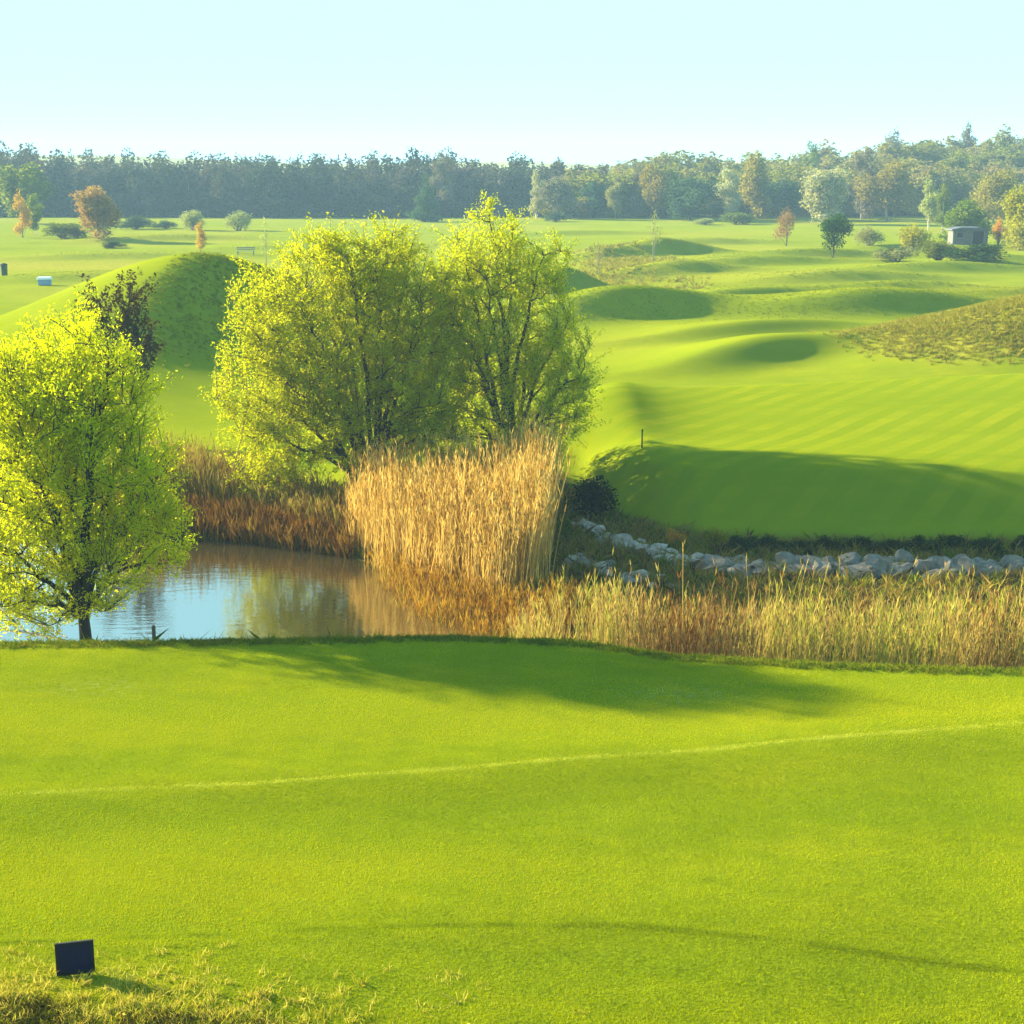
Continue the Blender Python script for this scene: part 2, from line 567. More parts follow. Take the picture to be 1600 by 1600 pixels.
# mowing stripes on the green
stripe_c = math_(nt, 'SUBTRACT', math_(nt, 'MULTIPLY', sep.outputs[0], 0.77), math_(nt, 'MULTIPLY', sep.outputs[1], 0.64))
wob = math_(nt, 'MULTIPLY', noise(nt, 0.2, 2), 0.3)
stripe = math_(nt, 'SINE', math_(nt, 'MULTIPLY', math_(nt, 'ADD', stripe_c, wob), 5.6))
stripe = frange(nt, stripe, -0.3, 0.3, 0, 1)
stripe = math_(nt, 'MULTIPLY', math_(nt, 'MULTIPLY', stripe, math_(nt, 'MULTIPLY', attr(nt, 'green_area'), frange(nt, noise(nt, 0.35, 3), 0.3, 0.65, 0.35, 1.0))), 0.75)
grass = mixc(nt, stripe, grass, (0.115, 0.16, 0.002))
# mown lanes on the near lawn
lane = math_(nt, 'SINE', math_(nt, 'MULTIPLY', math_(nt, 'ADD', math_(nt, 'MULTIPLY', sep.outputs[1], 1.0), math_(nt, 'MULTIPLY', sep.outputs[0], -0.09)), 2.3))
lane = math_(nt, 'MULTIPLY', frange(nt, lane, -0.8, 0.8, 0, 1), math_(nt, 'MULTIPLY', attr(nt, 'lawn_area'), 0.22))
grass = mixc(nt, lane, grass, (0.11, 0.17, 0.003))
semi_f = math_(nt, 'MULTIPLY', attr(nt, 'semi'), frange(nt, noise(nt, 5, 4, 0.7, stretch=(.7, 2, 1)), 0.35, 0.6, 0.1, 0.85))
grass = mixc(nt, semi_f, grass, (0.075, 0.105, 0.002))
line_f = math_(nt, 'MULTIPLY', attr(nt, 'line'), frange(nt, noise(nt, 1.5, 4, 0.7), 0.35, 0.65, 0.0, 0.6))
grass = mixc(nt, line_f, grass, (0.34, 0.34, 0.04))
patch_f = math_(nt, 'MULTIPLY', attr(nt, 'patch'), frange(nt, noise(nt, 9, 4, 0.7, stretch=(.6, 1.5, 1)), 0.52, 0.66, 0, 0.55))
grass = mixc(nt, patch_f, grass, (0.3, 0.33, 0.2))
rcol = ramp(nt, noise(nt, 3.0, 5, 0.7), [(0.3, (0.12, 0.12, 0.006)), (0.5, (0.24, 0.21, 0.015)), (0.72, (0.36, 0.29, 0.05))])
grass = mixc(nt, math_(nt, 'MULTIPLY', attr(nt, 'rough'), frange(nt, noise(nt, 1.1, 4, 0.6), 0.25, 0.55, 0.45, 1.0)), grass, rcol)
mcol = ramp(nt, noise(nt, 1.3, 5, 0.7), [(0.3, (0.035, 0.03, 0.008)), (0.5, (0.075, 0.06, 0.016)), (0.68, (0.07, 0.09, 0.01))])
grass = mixc(nt, attr(nt, 'mud'), grass, mcol)
nt.links.new(grass, pr.inputs['Base Color'])
bmp = N(nt, 'ShaderNodeBump')
bmp.inputs['Strength'].default_value = 0.55
bmp.inputs['Distance'].default_value = 0.05
bh = math_(nt, 'ADD', math_(nt, 'MULTIPLY', n_fine, 0.6), math_(nt, 'MULTIPLY', noise(nt, 70, 2, 0.7), 0.4))
nt.links.new(bh, bmp.inputs['Height'])
nt.links.new(bmp.outputs[0], pr.inputs['Normal'])
nt.links.new(pr.outputs[0], out.inputs[0])

ground = mesh_np('ground', np.stack([Xg, Yg, Zg], -1).reshape(-1, 3), gf, gm, smooth=True,
                 attrs=dict(mud=mud.ravel(), rough=rough.ravel(), line=line.ravel(), semi=semi.ravel(), green_area=green_m.ravel(),
                            lawn_area=(1 - bank).ravel(), patch=patch.ravel()))
tag(ground, kind='structure')

# ------------------------------------------------------------------ pond water
wm, nt, out = newmat('pond_water')
pr = N(nt, 'ShaderNodeBsdfPrincipled')
pr.inputs['Base Color'].default_value = (0.03, 0.024, 0.009, 1)
pr.inputs['Roughness'].default_value = 0.03
pr.inputs['IOR'].default_value = 3.0
pr.inputs['Specular IOR Level'].default_value = 0.9
b = N(nt, 'ShaderNodeBump')
b.inputs['Strength'].default_value = 0.2
b.inputs['Distance'].default_value = 0.03
w1 = noise(nt, 2.6, 3, 0.55, stretch=(0.55, 1.6, 1))
nt.links.new(w1, b.inputs['Height'])
nt.links.new(b.outputs[0], pr.inputs['Normal'])
nt.links.new(pr.outputs[0], out.inputs[0])
cx, cy = POND.mean(0)
wv = [(x, y, 0.0) for x, y in POND]
wv = [(cx + (x - cx) * 1.03, cy + (y - cy) * 1.06, 0.0) for x, y, _ in wv]
water = MB()
water.add(wv, [tuple(range(len(wv)))])
wobj = water.build('water', wm)
if wobj.data.polygons[0].normal.z < 0: wobj.data.flip_normals()
tag(wobj, kind='structure')


# ------------------------------------------------------------------ trees
def bez(p0, p1, p2, n):
    t = np.linspace(0, 1, n)[:, None]
    return (1 - t) ** 2 * p0 + 2 * t * (1 - t) * p1 + t * t * p2


def in_lobes(lobes, n, r, shell=0.6):
    w = np.array([l[3] * l[4] * l[5] for l in lobes])
    k = r.choice(len(lobes), n, p=w / w.sum())
    L = np.array(lobes)[k]
    d = unit(r.normal(size=(n, 3))) * (r.uniform(0, 1, (n, 1)) ** (shell / 2))
    return L[:, :3] + d * L[:, 3:6]


def big_tree(name, label, cat, base, lobes, stems, leafmat, barkmat, seed, n_sec=110, n_twig=900, leaves=34, leaf=(0.13, 0.05),
             trunk_r=0.22, fork=0.0, group=None, droop=0.0, stem_r=0.09, spread=0.36, wisp=1.0):
    """lobes: ellipsoids in world space; stems: list of end points in world space"""
    r = np.random.default_rng(seed)
    base = np.array(base, float)
    root = empty(name, base)
    tag(root, label, cat, group)
    T = Tubes()
    lob = [(l[0] - base[0], l[1] - base[1], l[2] - base[2], *l[3:]) for l in lobes]
    zlow = 0.25
    pts_all, rad_all = [], []
    forkp = np.array([0, 0, fork])
    if fork > 0:
        tp = bez(np.array([0, 0, -0.4]), np.array([0.06, 0.0, fork * 0.5]), forkp, 7)
        rr = np.linspace(trunk_r * 1.25, trunk_r * 0.85, 7)
        rr[0] *= 1.25
        T.add(tp, rr, 9)
    for e in stems:
        e = np.array(e, float) - base
        s0 = forkp + np.array([*(r.normal(size=2) * (0.05 if fork > 0 else 0.22)), -0.1 if fork > 0 else -0.3])
        mid = s0 + (e - s0) * 0.5 + np.array([-(e[0] - s0[0]) * 0.18, -(e[1] - s0[1]) * 0.18, 0.12 * abs(e[2] - s0[2])]) + r.normal(size=3) * 0.18
        p = bez(s0, mid, e, 14)
        p[1:-1] += r.normal(size=(12, 3)) * 0.045
        rad = np.linspace(stem_r * (1.5 if fork > 0 else 1.25), 0.018, 14)
        T.add(p, rad, 6)
        pts_all.append(p[3:])
        rad_all.append(rad[3:])
    A, R = np.concatenate(pts_all), np.concatenate(rad_all)
    # secondary limbs
    sec_p, sec_r = [], []
    tg = in_lobes(lob, n_sec, r, 0.55)
    for g in tg:
        if g[2] < zlow: continue
        dv = g - A
        dist = np.linalg.norm(dv, axis=1)
        cost = dist + 1.2 * np.clip(A[:, 2] - g[2] + 0.35 * dist, 0, None)
        i = int(np.argmin(cost + r.uniform(0, 0.5, len(cost))))
        s = A[i]
        mid = s + (g - s) * 0.5 + np.array([0, 0, 0.16 * dist[i] - droop * 0.1 * dist[i]]) + r.normal(size=3) * 0.08 * dist[i] * 0.4
        p = bez(s, mid, g, 8)
        p[1:-1] += r.normal(size=(6, 3)) * 0.03
        r0 = min(R[i] * 0.75, 0.045)
        rad = np.linspace(max(r0, 0.016), 0.009, 8)
        T.add(p, rad, 4)
        sec_p.append(p[2:])
        sec_r.append(rad[2:])
    B = np.concatenate(sec_p + [a[4:] for a in pts_all])
    # twigs
    tg = in_lobes(lob, n_twig, r, 0.75)
    lc, la = [], []
    for g in tg:
        if g[2] < zlow: continue
        dist = np.linalg.norm(g - B, axis=1)
        i = int(np.argmin(dist + 0.9 * np.clip(B[:, 2] - g[2] + 0.2, 0, None)))
        s = B[i]
        d = dist[i]
        if d > 2.2:
            continue
        rad_ = g - np.array([0, 0, g[2] * 0.6])
        out_ = g + (unit(g - s) * 0.6 + unit(rad_) * 0.5 + np.array([0, 0, 0.28 if g[2] > 2.2 else -0.15])) * r.uniform(0.1, 0.7) * wisp
        mid = s + (out_ - s) * 0.5 + np.array([0, 0, 0.1 * d])
        p = bez(s, mid, out_, 5)
        T.add(p, np.linspace(0.011, 0.005, 5), 3)
        m = int(leaves * r.uniform(0.5, 1.4))
        t = r.uniform(0.15, 1.05, m)[:, None]
        c = (1 - t) ** 2 * s + 2 * t * (1 - t) * mid + t * t * out_ + r.normal(size=(m, 3)) * spread * 0.22
        lc.append(c)
        la.append(np.repeat(unit(out_ - s)[None], m, 0))
    c, ax = np.concatenate(lc), np.concatenate(la)
    ok = c[:, 2] > 0.1
    v, f, ti = leaf_mesh(c[ok], leaf[0], leaf[1], r, ax[ok], 0.4)
    T.build('trunk', barkmat, root)
    mesh_np('crown', v, f, leafmat, root, attrs=dict(tint=ti))
    return root


def W(px, py, D): return at(px, py, D)


def lobe(px, py, D, rpx, rpy, depth):
    c = at(px, py, D)
    s = math.hypot(D, c[2] - H) / F
    return (*c, rpx * s, depth, rpy * s)


# left willow standing on the near bank
D = 34.6
lb = [lobe(120, 640, D, 120, 140, 2.3), lobe(75, 610, D, 90, 85, 1.8), lobe(20, 700, D, 140, 150, 2.3), lobe(150, 760, D, 130, 120, 2.2),
      lobe(30, 860, D, 130, 95, 2.2), lobe(200, 840, D, 95, 75, 1.6), lobe(130, 860, D + .4, 120, 60, 1.8), lobe(215, 740, D, 65, 100, 1.6), lobe(225, 860, D - .2, 85, 60, 1.4), lobe(100, 920, D + .3, 120, 40, 1.6), lobe(-40, 900, D, 90, 60, 1.6), lobe(170, 930, D - .3, 50, 30, .8), lobe(60, 640, D, 110, 110, 2), lobe(190, 610, D, 55, 80, 1.2), lobe(128, 540, D, 40, 50, 1.0), lobe(132, 500, D, 26, 36, .7), lobe(70, 955, D + .3, 110, 36, 1.5), lobe(-10, 610, D, 60, 70, 1.5)]
x0 = at(132, 990, D)[0]
big_tree('willow_tree', 'yellow green willow with a dark single trunk on the near pond bank', 'tree', (x0, D, hz(x0, D)), lb,
         [W(60, 560, D), W(125, 500, D + .4), W(170, 560, D - .5), W(215, 640, D + .5), W(10, 600, D - .6), W(-50, 700, D + .4), W(90, 600, D + 1.2),
          W(150, 620, D - 1.3), W(240, 760, D), W(-60, 830, D - .3), W(30, 720, D - 1.2), W(235, 830, D + .6), W(20, 900, D + .6)],
         LEAF_WILLOW, BARK_DARK, 11, wisp=0.75, n_sec=180, n_twig=2300, leaves=48, leaf=(0.085, 0.036), trunk_r=0.15, fork=1.75, stem_r=0.055)

# two big many-stemmed willows behind the pond
D = 52.6
b0 = P(585, 790, 0.4)
lb = [lobe(520, 520, D, 130, 150, 3.0), lobe(590, 420, D, 85, 70, 2.2), lobe(500, 420, D, 60, 60, 1.8), lobe(420, 500, D - 1, 70, 70, 2.0),
      lobe(400, 610, D - 1, 70, 90, 2.0), lobe(430, 720, D - 1, 65, 75, 1.8), lobe(560, 640, D, 110, 100, 2.6), lobe(600, 480, D + 1, 90, 110, 2.4), lobe(480, 640, D - 1, 90, 120, 2.2),
      lobe(425, 770, D - 1.5, 60, 45, 1.4), lobe(395, 690, D - 1.3, 50, 80, 1.4), lobe(680, 560, D + .5, 60, 130, 2.0), lobe(665, 660, D, 55, 70, 1.8), lobe(395, 450, D - .5, 35, 40, 1.2), lobe(650, 600, D - 1, 60, 100, 2.0), lobe(520, 385, D, 40, 30, 1.2), lobe(620, 388, D, 38, 36, 1.2)]
big_tree('willow_tree', 'broad many-stemmed yellow green willow behind the tall reeds, left of its pair', 'tree', (b0[0], D, hz(b0[0], D)), lb,
         [W(590, 375, D), W(500, 380, D + .5), W(540, 400, D - 1.5), W(420, 450, D), W(380, 520, D - .8), W(360, 590, D), W(380, 680, D - 1),
          W(640, 400, D + 1), W(660, 500, D - .5), W(470, 480, D - 1.8), W(450, 600, D - 2), W(560, 480, D + 2), W(600, 560, D - 1.8), W(480, 430, D + 1.6), W(410, 760, D - 1)],
         LEAF_WILLOW, BARK, 23, n_sec=210, wisp=0.75, n_twig=3300, leaves=42, leaf=(0.105, 0.044), stem_r=0.1)
D = 54.6
b0 = P(800, 745, 0.9)
lb = [lobe(780, 500, D, 120, 130, 3.0), lobe(765, 405, D, 70, 70, 2.0), lobe(840, 430, D, 65, 65, 2.0), lobe(870, 560, D, 75, 70, 2.0),
      lobe(800, 620, D, 120, 90, 2.6), lobe(720, 440, D, 55, 80, 1.8), lobe(700, 560, D, 60, 110, 2), lobe(720, 680, D - 1, 80, 60, 1.8), lobe(690, 480, D, 45, 80, 1.6), lobe(760, 700, D - 1, 110, 40, 1.8), lobe(880, 640, D - .5, 60, 60, 1.4), lobe(840, 680, D, 70, 50, 1.5),
      lobe(765, 335, D, 20, 28, 0.7), lobe(800, 372, D, 45, 36, 1.2)]
big_tree('willow_tree', 'tall green willow with a pointed top and sparse right side behind the tall reeds', 'tree', (b0[0], D, hz(b0[0], D)), lb,
         [W(765, 322, D), W(800, 360, D + .5), W(850, 400, D - .5), W(720, 390, D), W(890, 500, D), W(910, 580, D - .8), W(700, 480, D - 1), W(760, 440, D - 1.5),
          W(830, 480, D + 1.5), W(780, 520, D + 2), W(860, 640, D - 1), W(690, 620, D - .5), W(740, 560, D - 2)],
         LEAF_WILLOW_G, BARK, 37, n_sec=170, wisp=0.7, n_twig=2400, leaves=38, leaf=(0.1, 0.042), stem_r=0.095)

# sparse dark-leaved tree behind the left willow
D = 63.0
x0 = at(185, 700, D)[0]
lb = [lobe(150, 490, D, 26, 45, .9), lobe(205, 480, D, 30, 45, .9), lobe(180, 560, D, 55, 60, 1.3), lobe(215, 540, D, 35, 40, 1)]
big_tree('bare_tree', 'sparse dark brown-leaved tree poking above the yellow willow crown', 'tree', (x0, D, hz(x0, D)), lb,
         [W(150, 450, D), W(205, 445, D), W(180, 520, D + .5), W(225, 510, D), W(165, 540, D - .5)], LEAF_COPPER, BARK_DARK, 41,
         n_sec=34, n_twig=190, leaves=24, leaf=(0.17, 0.08), trunk_r=0.12, fork=1.6, stem_r=0.06)


# ---- far trees: prototypes in local space (height 1 m scaled up by the caller)
def far_tree_mesh(seed, h, w, n_leaf, leaf, clear=0.12, shape='round', trunks=1, nl=11):
    r = np.random.default_rng(seed)
    T = Tubes()
    lobes = []
    if shape == 'tall':
        for k in range(nl):
            t = k / (nl - 1)
            z = h * (clear + 0.1 + (0.86 - clear) * t)
            rad = w * 0.5 * (0.45 + 0.55 * math.sin(math.pi * min(1, 0.25 + 0.75 * t)))
            a = r.uniform(0, 6.28)
            lobes.append((math.cos(a) * rad * 0.5, math.sin(a) * rad * 0.5, z, rad * .6, rad * .6, h * 0.1))
    elif shape == 'cone':
        for k in range(nl):
            t = k / (nl - 1)
            rad = w * 0.5 * (1.02 - t)
            a = r.uniform(0, 6.28)
            lobes.append((math.cos(a) * rad * 0.3, math.sin(a) * rad * 0.3, h * (clear + (0.97 - clear) * t), rad * .75 + .1, rad * .75 + .1, h * 0.08))
    elif shape == 'dome':
        for k in range(nl + 3):
            a = r.uniform(0, 6.28)
            q = r.uniform(0, 0.72) ** 0.7
            zt = h * (0.1 + 0.62 * math.sqrt(max(0, 1 - q * q)) * r.uniform(0.35, 1.0))
            s = r.uniform(0.28, 0.42)
            lobes.append((math.cos(a) * q * w * .5, math.sin(a) * q * w * .5, zt, w * .5 * s, w * .5 * s, h * 0.26))
    else:
        cz = h * (clear + (1 - clear) * 0.52)
        for k in range(nl):
            d = unit(r.normal(size=3)) * r.uniform(0.3, 0.92)
            if d[2] < -0.2: d[2] *= 1.25
            s = r.uniform(0.24, 0.52)
            lobes.append((d[0] * w * .5, d[1] * w * .5, cz + d[2] * h * (1 - clear) * .5, w * .5 * s, w * .5 * s, h * (1 - clear) * .5 * s))
        lobes.append((0, 0, cz, w * .33, w * .33, h * (1 - clear) * .35))
    for k in range(trunks):
        e0 = np.array([r.normal() * 0.15 * w * (trunks > 1), r.normal() * 0.1 * w * (trunks > 1), h * 0.8])
        b0 = np.array([r.normal() * 0.04 * w * (trunks > 1), 0, -0.3])
        p = bez(b0, (b0 + e0) / 2 + r.normal(size=3) * 0.04 * w, e0, 8)
        T.add(p, np.linspace(h * 0.017, h * 0.004, 8), 6)
        for l in lobes:
            i = int(np.clip((l[2] / h - 0.15) / 0.8 * 7, 1, 6)) - 1
            g = np.array(l[:3]) + r.normal(size=3) * 0.1 * w * np.array([1, 1, .5])
            T.add(bez(p[i], (p[i] + g) / 2 + np.array([0, 0, 0.04 * h]), g, 5), np.linspace(h * 0.006, h * 0.0022, 5), 4)
    c = in_lobes(lobes, n_leaf, r, 0.75)
    c += r.normal(size=c.shape) * 0.03 * w
    c = c[c[:, 2] > 0.02 * h]
    v, f, ti = leaf_mesh(c, leaf, leaf * 0.55, r)
    return (np.concatenate(T.v), np.concatenate(T.f)), (v, f, ti)


PROTO = {}


def far_tree(name, label, px, ytop, ybase, wpx, D, kind, group=None, cat='tree', trunk=True):
    """stands on the ground at distance D; crown top at ytop, width wpx in the photo"""
    shape, leafmat, barkmat, clear, n_leaf, trunks = KINDS[kind]
    x = at(px, 800, D)[0] if False else (px - 800) / F * math.hypot(D, 0) * 1.0
    # exact x on the ray at this distance
    x = at(px, (ytop + ybase) / 2, D)[0]
    z0 = hz(x, D)
    ztop = at(px, ytop, D)[2]
    h = max(ztop - z0, 0.5)
    w = wpx * D / F
    if kind not in PROTO:
        s = abs(hash_(kind)) % 1000
        (tv, tf), (cv, cf, ti) = far_tree_mesh(s, 10.0, 7.0, n_leaf, KLEAF.get(kind, 0.5), clear, shape, trunks)
        # two variants of each kind
        (tv2, tf2), (cv2, cf2, ti2) = far_tree_mesh(s + 1, 10.0, 7.0, n_leaf, KLEAF.get(kind, 0.5), clear, shape, trunks)
        PROTO[kind] = [[], []]
        for q, (a, b_, c, d, e) in enumerate(((tv, tf, cv, cf, ti), (tv2, tf2, cv2, cf2, ti2))):
            t = mesh_np('trunk', a, b_, barkmat, None, smooth=True)
            k = mesh_np('crown', c, d, leafmat, None, attrs=dict(tint=e))
            PROTO[kind][q] = (t.data, k.data)
            bpy.data.objects.remove(t)
            bpy.data.objects.remove(k)
    tm, km = PROTO[kind][rng.integers(2)]
    root = empty(name, (x, D, z0 - 0.05), rng.uniform(0, 6.28))
    tag(root, label, cat, group)
    root.scale = (w / 7.0, w / 7.0, h / 10.0)
    for nm, me in (('trunk', tm), ('crown', km)):
        o = bpy.data.objects.new(nm, me)
        COL.objects.link(o)
        o.parent = root
    return root


def hash_(s):
    v = 7
    for ch in s: v = (v * 31 + ord(ch)) % 100003
    return v


# kind: shape, leaves, bark, clear trunk share, leaf count, trunks
KINDS = {
    'round_dark': ('round', LEAF_DARK, BARK_DARK, 0.03, 5000, 1),
    'round_fresh': ('round', LEAF_FRESH, BARK, 0.03, 5200, 1),
    'round_olive': ('round', LEAF_OLIVE, BARK_GREY, 0.03, 4600, 1),
    'round_yellow': ('round', LEAF_YELLOW, BARK, 0.05, 5200, 1),
    'tall_gold': ('tall', LEAF_GOLD, BARK, 0.08, 2200, 1),
    'round_brown': ('round', LEAF_BROWN, BARK, 0.03, 5200, 1),
    'round_red': ('round', LEAF_RED, BARK, 0.2, 1500, 1),
    'tall_grey': ('tall', LEAF_GREY, BARK_GREY, 0.03, 3200, 1),
    'tall_silver': ('tall', LEAF_SILVER, BARK_PALE, 0.12, 3400, 2),
    'round_silver': ('round', LEAF_SILVER, BARK_PALE, 0.06, 5200, 2),
    'tall_olive': ('tall', LEAF_OLIVE, BARK_GREY, 0.03, 3400, 1),
    'tall_fresh': ('tall', LEAF_FRESH, BARK_PALE, 0.12, 3400, 1),
    'tall_pale': ('tall', LEAF_PALE, BARK_PALE, 0.12, 3200, 1),
    'round_teal': ('round', LEAF_TEAL, BARK_DARK, 0.06, 4800, 1),
    'cone_teal': ('cone', LEAF_TEAL, BARK_DARK, 0.04, 3000, 1),
    'round_grey': ('round', LEAF_GREY, BARK_GREY, 0.03, 4200, 2),
    'bush_fresh': ('dome', LEAF_FRESH, BARK, 0.0, 2600, 3),
    'bush_pale': ('dome', LEAF_PALE, BARK_GREY, 0.0, 2600, 3),
    'bush_yellow': ('dome', LEAF_YELLOW, BARK, 0.0, 2600, 3),
    'bush_dark': ('dome', LEAF_DARK, BARK_DARK, 0.0, 2800, 3),
    'bush_teal': ('dome', LEAF_TEAL, BARK_DARK, 0.0, 2600, 3),
    'bush_orange': ('dome', LEAF_ORANGE, BARK, 0.0, 1800, 3),
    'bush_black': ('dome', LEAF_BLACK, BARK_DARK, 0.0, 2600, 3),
    'sapling': ('tall', LEAF_PALE, BARK_GREY, 0.3, 260, 1),
    'clear_dark': ('round', LEAF_DARK, BARK_DARK, 0.24, 2600, 1),
}
KLEAF = dict(sapling=0.55, round_red=0.45, tall_grey=0.5)

# left side and middle distance (name, label, px, top, base, width, distance, kind)
TREES = [
    ('broad_tree', 'big round dark green tree at the left edge before the blue wood', 36, 254, 352, 96, 285, 'round_fresh'),
    ('young_tree', 'golden yellow young tree in front of the big tree at the left edge', 33, 302, 370, 30, 235, 'tall_gold'),
    ('young_tree', 'slim green tree beside the golden tree near the left edge', 54, 303, 362, 30, 243, 'tall_fresh'),
    ('round_tree', 'round brown-crowned tree standing alone on the left fairway', 152, 292, 380, 88, 222, 'round_brown'),
    ('bush', 'low green bush left of the round brown tree', 98, 344, 378, 78, 228, 'bush_fresh'),
    ('bush', 'flat dark green juniper at the foot of the round brown tree', 176, 376, 390, 44, 206, 'bush_dark'),
    ('bush', 'dark blue-green bush right of the round brown tree', 212, 334, 362, 62, 265, 'bush_teal'),
    ('bush', 'small dark bush beside the pale round bush under the wood', 258, 342, 362, 40, 268, 'bush_teal'),
    ('bush', 'pale green round bush behind the small golden tree', 300, 320, 362, 46, 262, 'bush_pale'),
    ('bush', 'pale green round bush between the small golden tree and the big willow', 373, 324, 364, 50, 262, 'bush_pale'),
    ('young_tree', 'small golden tree on top of the fairway above the dark mound', 312, 346, 392, 22, 196, 'tall_gold'),
    ('sapling', 'thin pale sapling right of the dark mound, left of the big willow', 415, 340, 412, 18, 160, 'sapling'),
    ('conifer', 'blue-green cone-shaped conifer in front of the blue wood between the willow tops', 664, 262, 352, 56, 300, 'cone_teal'),
    ('sapling', 'thin pale sapling in the open field right of the willows', 1021, 330, 402, 26, 172, 'sapling'),
    ('sapling', 'faint thin sapling beside the pale scrub in mid field', 936, 372, 424, 24, 150, 'sapling'),
    ('young_tree', 'small dark green tree on a bare trunk in the right field', 1302, 336, 408, 52, 176, 'clear_dark'),
    ('young_tree', 'small reddish tree at the foot of the right wood', 1230, 322, 388, 38, 210, 'round_red'),
    ('bush', 'bright yellow-green bush left of the shed', 1424, 344, 392, 62, 192, 'bush_yellow'),
    ('bush', 'low pale green bush in front of the yellow-green bush', 1400, 378, 414, 70, 172, 'bush_pale'),
    ('shrub', 'wide low dark evergreen shrub in front of the shed', 1532, 376, 424, 100, 167, 'bush_dark'),
    ('bush', 'low green bush between the shed and the pale bush', 1468, 368, 416, 60, 171, 'bush_fresh'),
    ('bush', 'pale olive bush right of the small dark tree', 1358, 348, 384, 52, 200, 'bush_pale'),
    ('round_tree', 'round green tree rising right behind the shed', 1506, 312, 372, 84, 216, 'round_fresh'),
    ('broad_tree', 'bright yellow tree at the right edge beside the shed', 1596, 298, 384, 70, 200, 'round_yellow'),
    ('bush', 'orange bush between the shed and the bright yellow tree', 1562, 332, 372, 26, 206, 'bush_orange'),
    # front row of the right wood, left to right
    ('birch_tree', 'pale birch at the left end of the right wood', 838, 270, 352, 30, 316, 'tall_silver'),
    ('broad_tree', 'grey-green round tree next to the pale end birch', 872, 274, 350, 64, 312, 'round_grey'),
    ('round_tree', 'dark teal round tree in the left half of the right wood', 928, 276, 344, 44, 318, 'round_teal'),
    ('birch_tree', 'pale thin birch right beside the dark teal round tree', 962, 272, 348, 30, 314, 'tall_pale'),
    ('birch_tree', 'tall beige tree between the pale birch and the wide dark tree', 996, 256, 350, 46, 318, 'tall_grey'),
    ('broad_tree', 'yellow-olive lit tree touching the wide dark tree', 1026, 264, 352, 56, 312, 'round_olive'),
    ('broad_tree', 'wide dark green tree, widest of the right wood front row', 1078, 268, 352, 92, 306, 'round_teal'),
    ('birch_tree', 'pale silvery tree right beside the wide dark tree', 1136, 262, 354, 44, 310, 'tall_silver'),
    ('broad_tree', 'olive tree left of the dark blue-green tree', 1178, 250, 354, 70, 314, 'round_olive'),
    ('round_tree', 'dark blue-green tree left of the tall silver willow', 1222, 272, 350, 62, 308, 'round_teal'),
    ('silver_tree', 'tall silver-white willow standing out from the right wood', 1293, 254, 356, 96, 290, 'round_silver'),
    ('tall_tree', 'tall grey-brown tree right behind the silver willow', 1348, 236, 348, 54, 310, 'tall_grey'),
    ('broad_tree', 'olive-brown tree right of the tall grey-brown tree', 1388, 256, 354, 78, 302, 'round_olive'),
    ('birch_tree', 'pale yellow-green birch above the yellow-green bush', 1452, 282, 362, 38, 262, 'tall_pale'),
    ('birch_tree', 'bright fresh green slender tree left of the round tree behind the shed', 1474, 290, 362, 30, 250, 'tall_fresh'),
    ('broad_tree', 'olive-brown tree on the slope left of the bright yellow edge tree', 1548, 270, 362, 70, 262, 'round_olive'),
    ('bush', 'olive bush with dark stems under the olive wood tree', 1150, 328, 362, 60, 290, 'bush_fresh'),
    ('bush', 'small pale bush at the foot of the wide dark tree', 1100, 338, 362, 40, 288, 'bush_pale'),
    ('bush', 'dark low bush at the left foot of the right wood', 868, 328, 356, 40, 300, 'bush_teal'),
    ('tall_tree', 'tall thin tree sticking out highest above the hillside wood', 1508, 194, 300, 34, 395, 'tall_grey'),
    ('tall_tree', 'grey-blue tree on the skyline, first tall top above the right slope', 1392, 206, 300, 42, 385, 'tall_grey'),
    ('tall_tree', 'green pointed tree on the skyline above the silver willow', 1266, 222, 320, 30, 372, 'tall_fresh'),
    ('tall_tree', 'grey bare tall tree breaking the blue wood skyline between the willow tops', 690, 240, 345, 46, 330, 'tall_grey'),
]
for t in TREES: far_tree(*t)


# distant woods that read as one mass
def wood(name, label, spots, mats_kinds, seed, leaf, n_leaf):
    r = np.random.default_rng(seed)
    Tv, Tf, tn, Cv, Cf, Ct, cn = [], [], 0, [], [], [], 0
    base = [far_tree_mesh(seed + k, 10.0, 7.0, n_leaf, leaf, 0.0, ('tall', 'round', 'round')[k % 3], 1, 11) for k in range(6)]
    for (x, y, h, w) in spots:
        (tv, tf), (cv, cf, ti) = base[r.integers(len(base))]
        a = r.uniform(0, 6.28)
        R = np.array([[math.cos(a), -math.sin(a), 0], [math.sin(a), math.cos(a), 0], [0, 0, 1]])
        s = np.array([w / 7, w / 7, h / 10])
        o = np.array([x, y, hz(x, y)])
        Tv.append((tv @ R.T) * s + o); Tf.append(tf + tn); tn += len(tv)
        Cv.append((cv @ R.T) * s + o); Cf.append(cf + cn); cn += len(cv)
        Ct.append(np.clip(r.uniform(0.0, 1.0) + (ti - 0.5) * 0.35, 0, 1))
    root = empty(name, (0, 330, hz(0, 330)))
    tag(root, label, 'wood', kind='stuff')
    off = np.array(root.location)
    tr = mesh_np('trunks', np.concatenate(Tv) - off, np.concatenate(Tf), BARK_GREY, root, smooth=True)
    cr = mesh_np('crowns', np.concatenate(Cv) - off, np.concatenate(Cf), mats_kinds, root, attrs=dict(tint=np.concatenate(Ct)))
    tag(tr, kind='stuff'); tag(cr, kind='stuff')
    return root


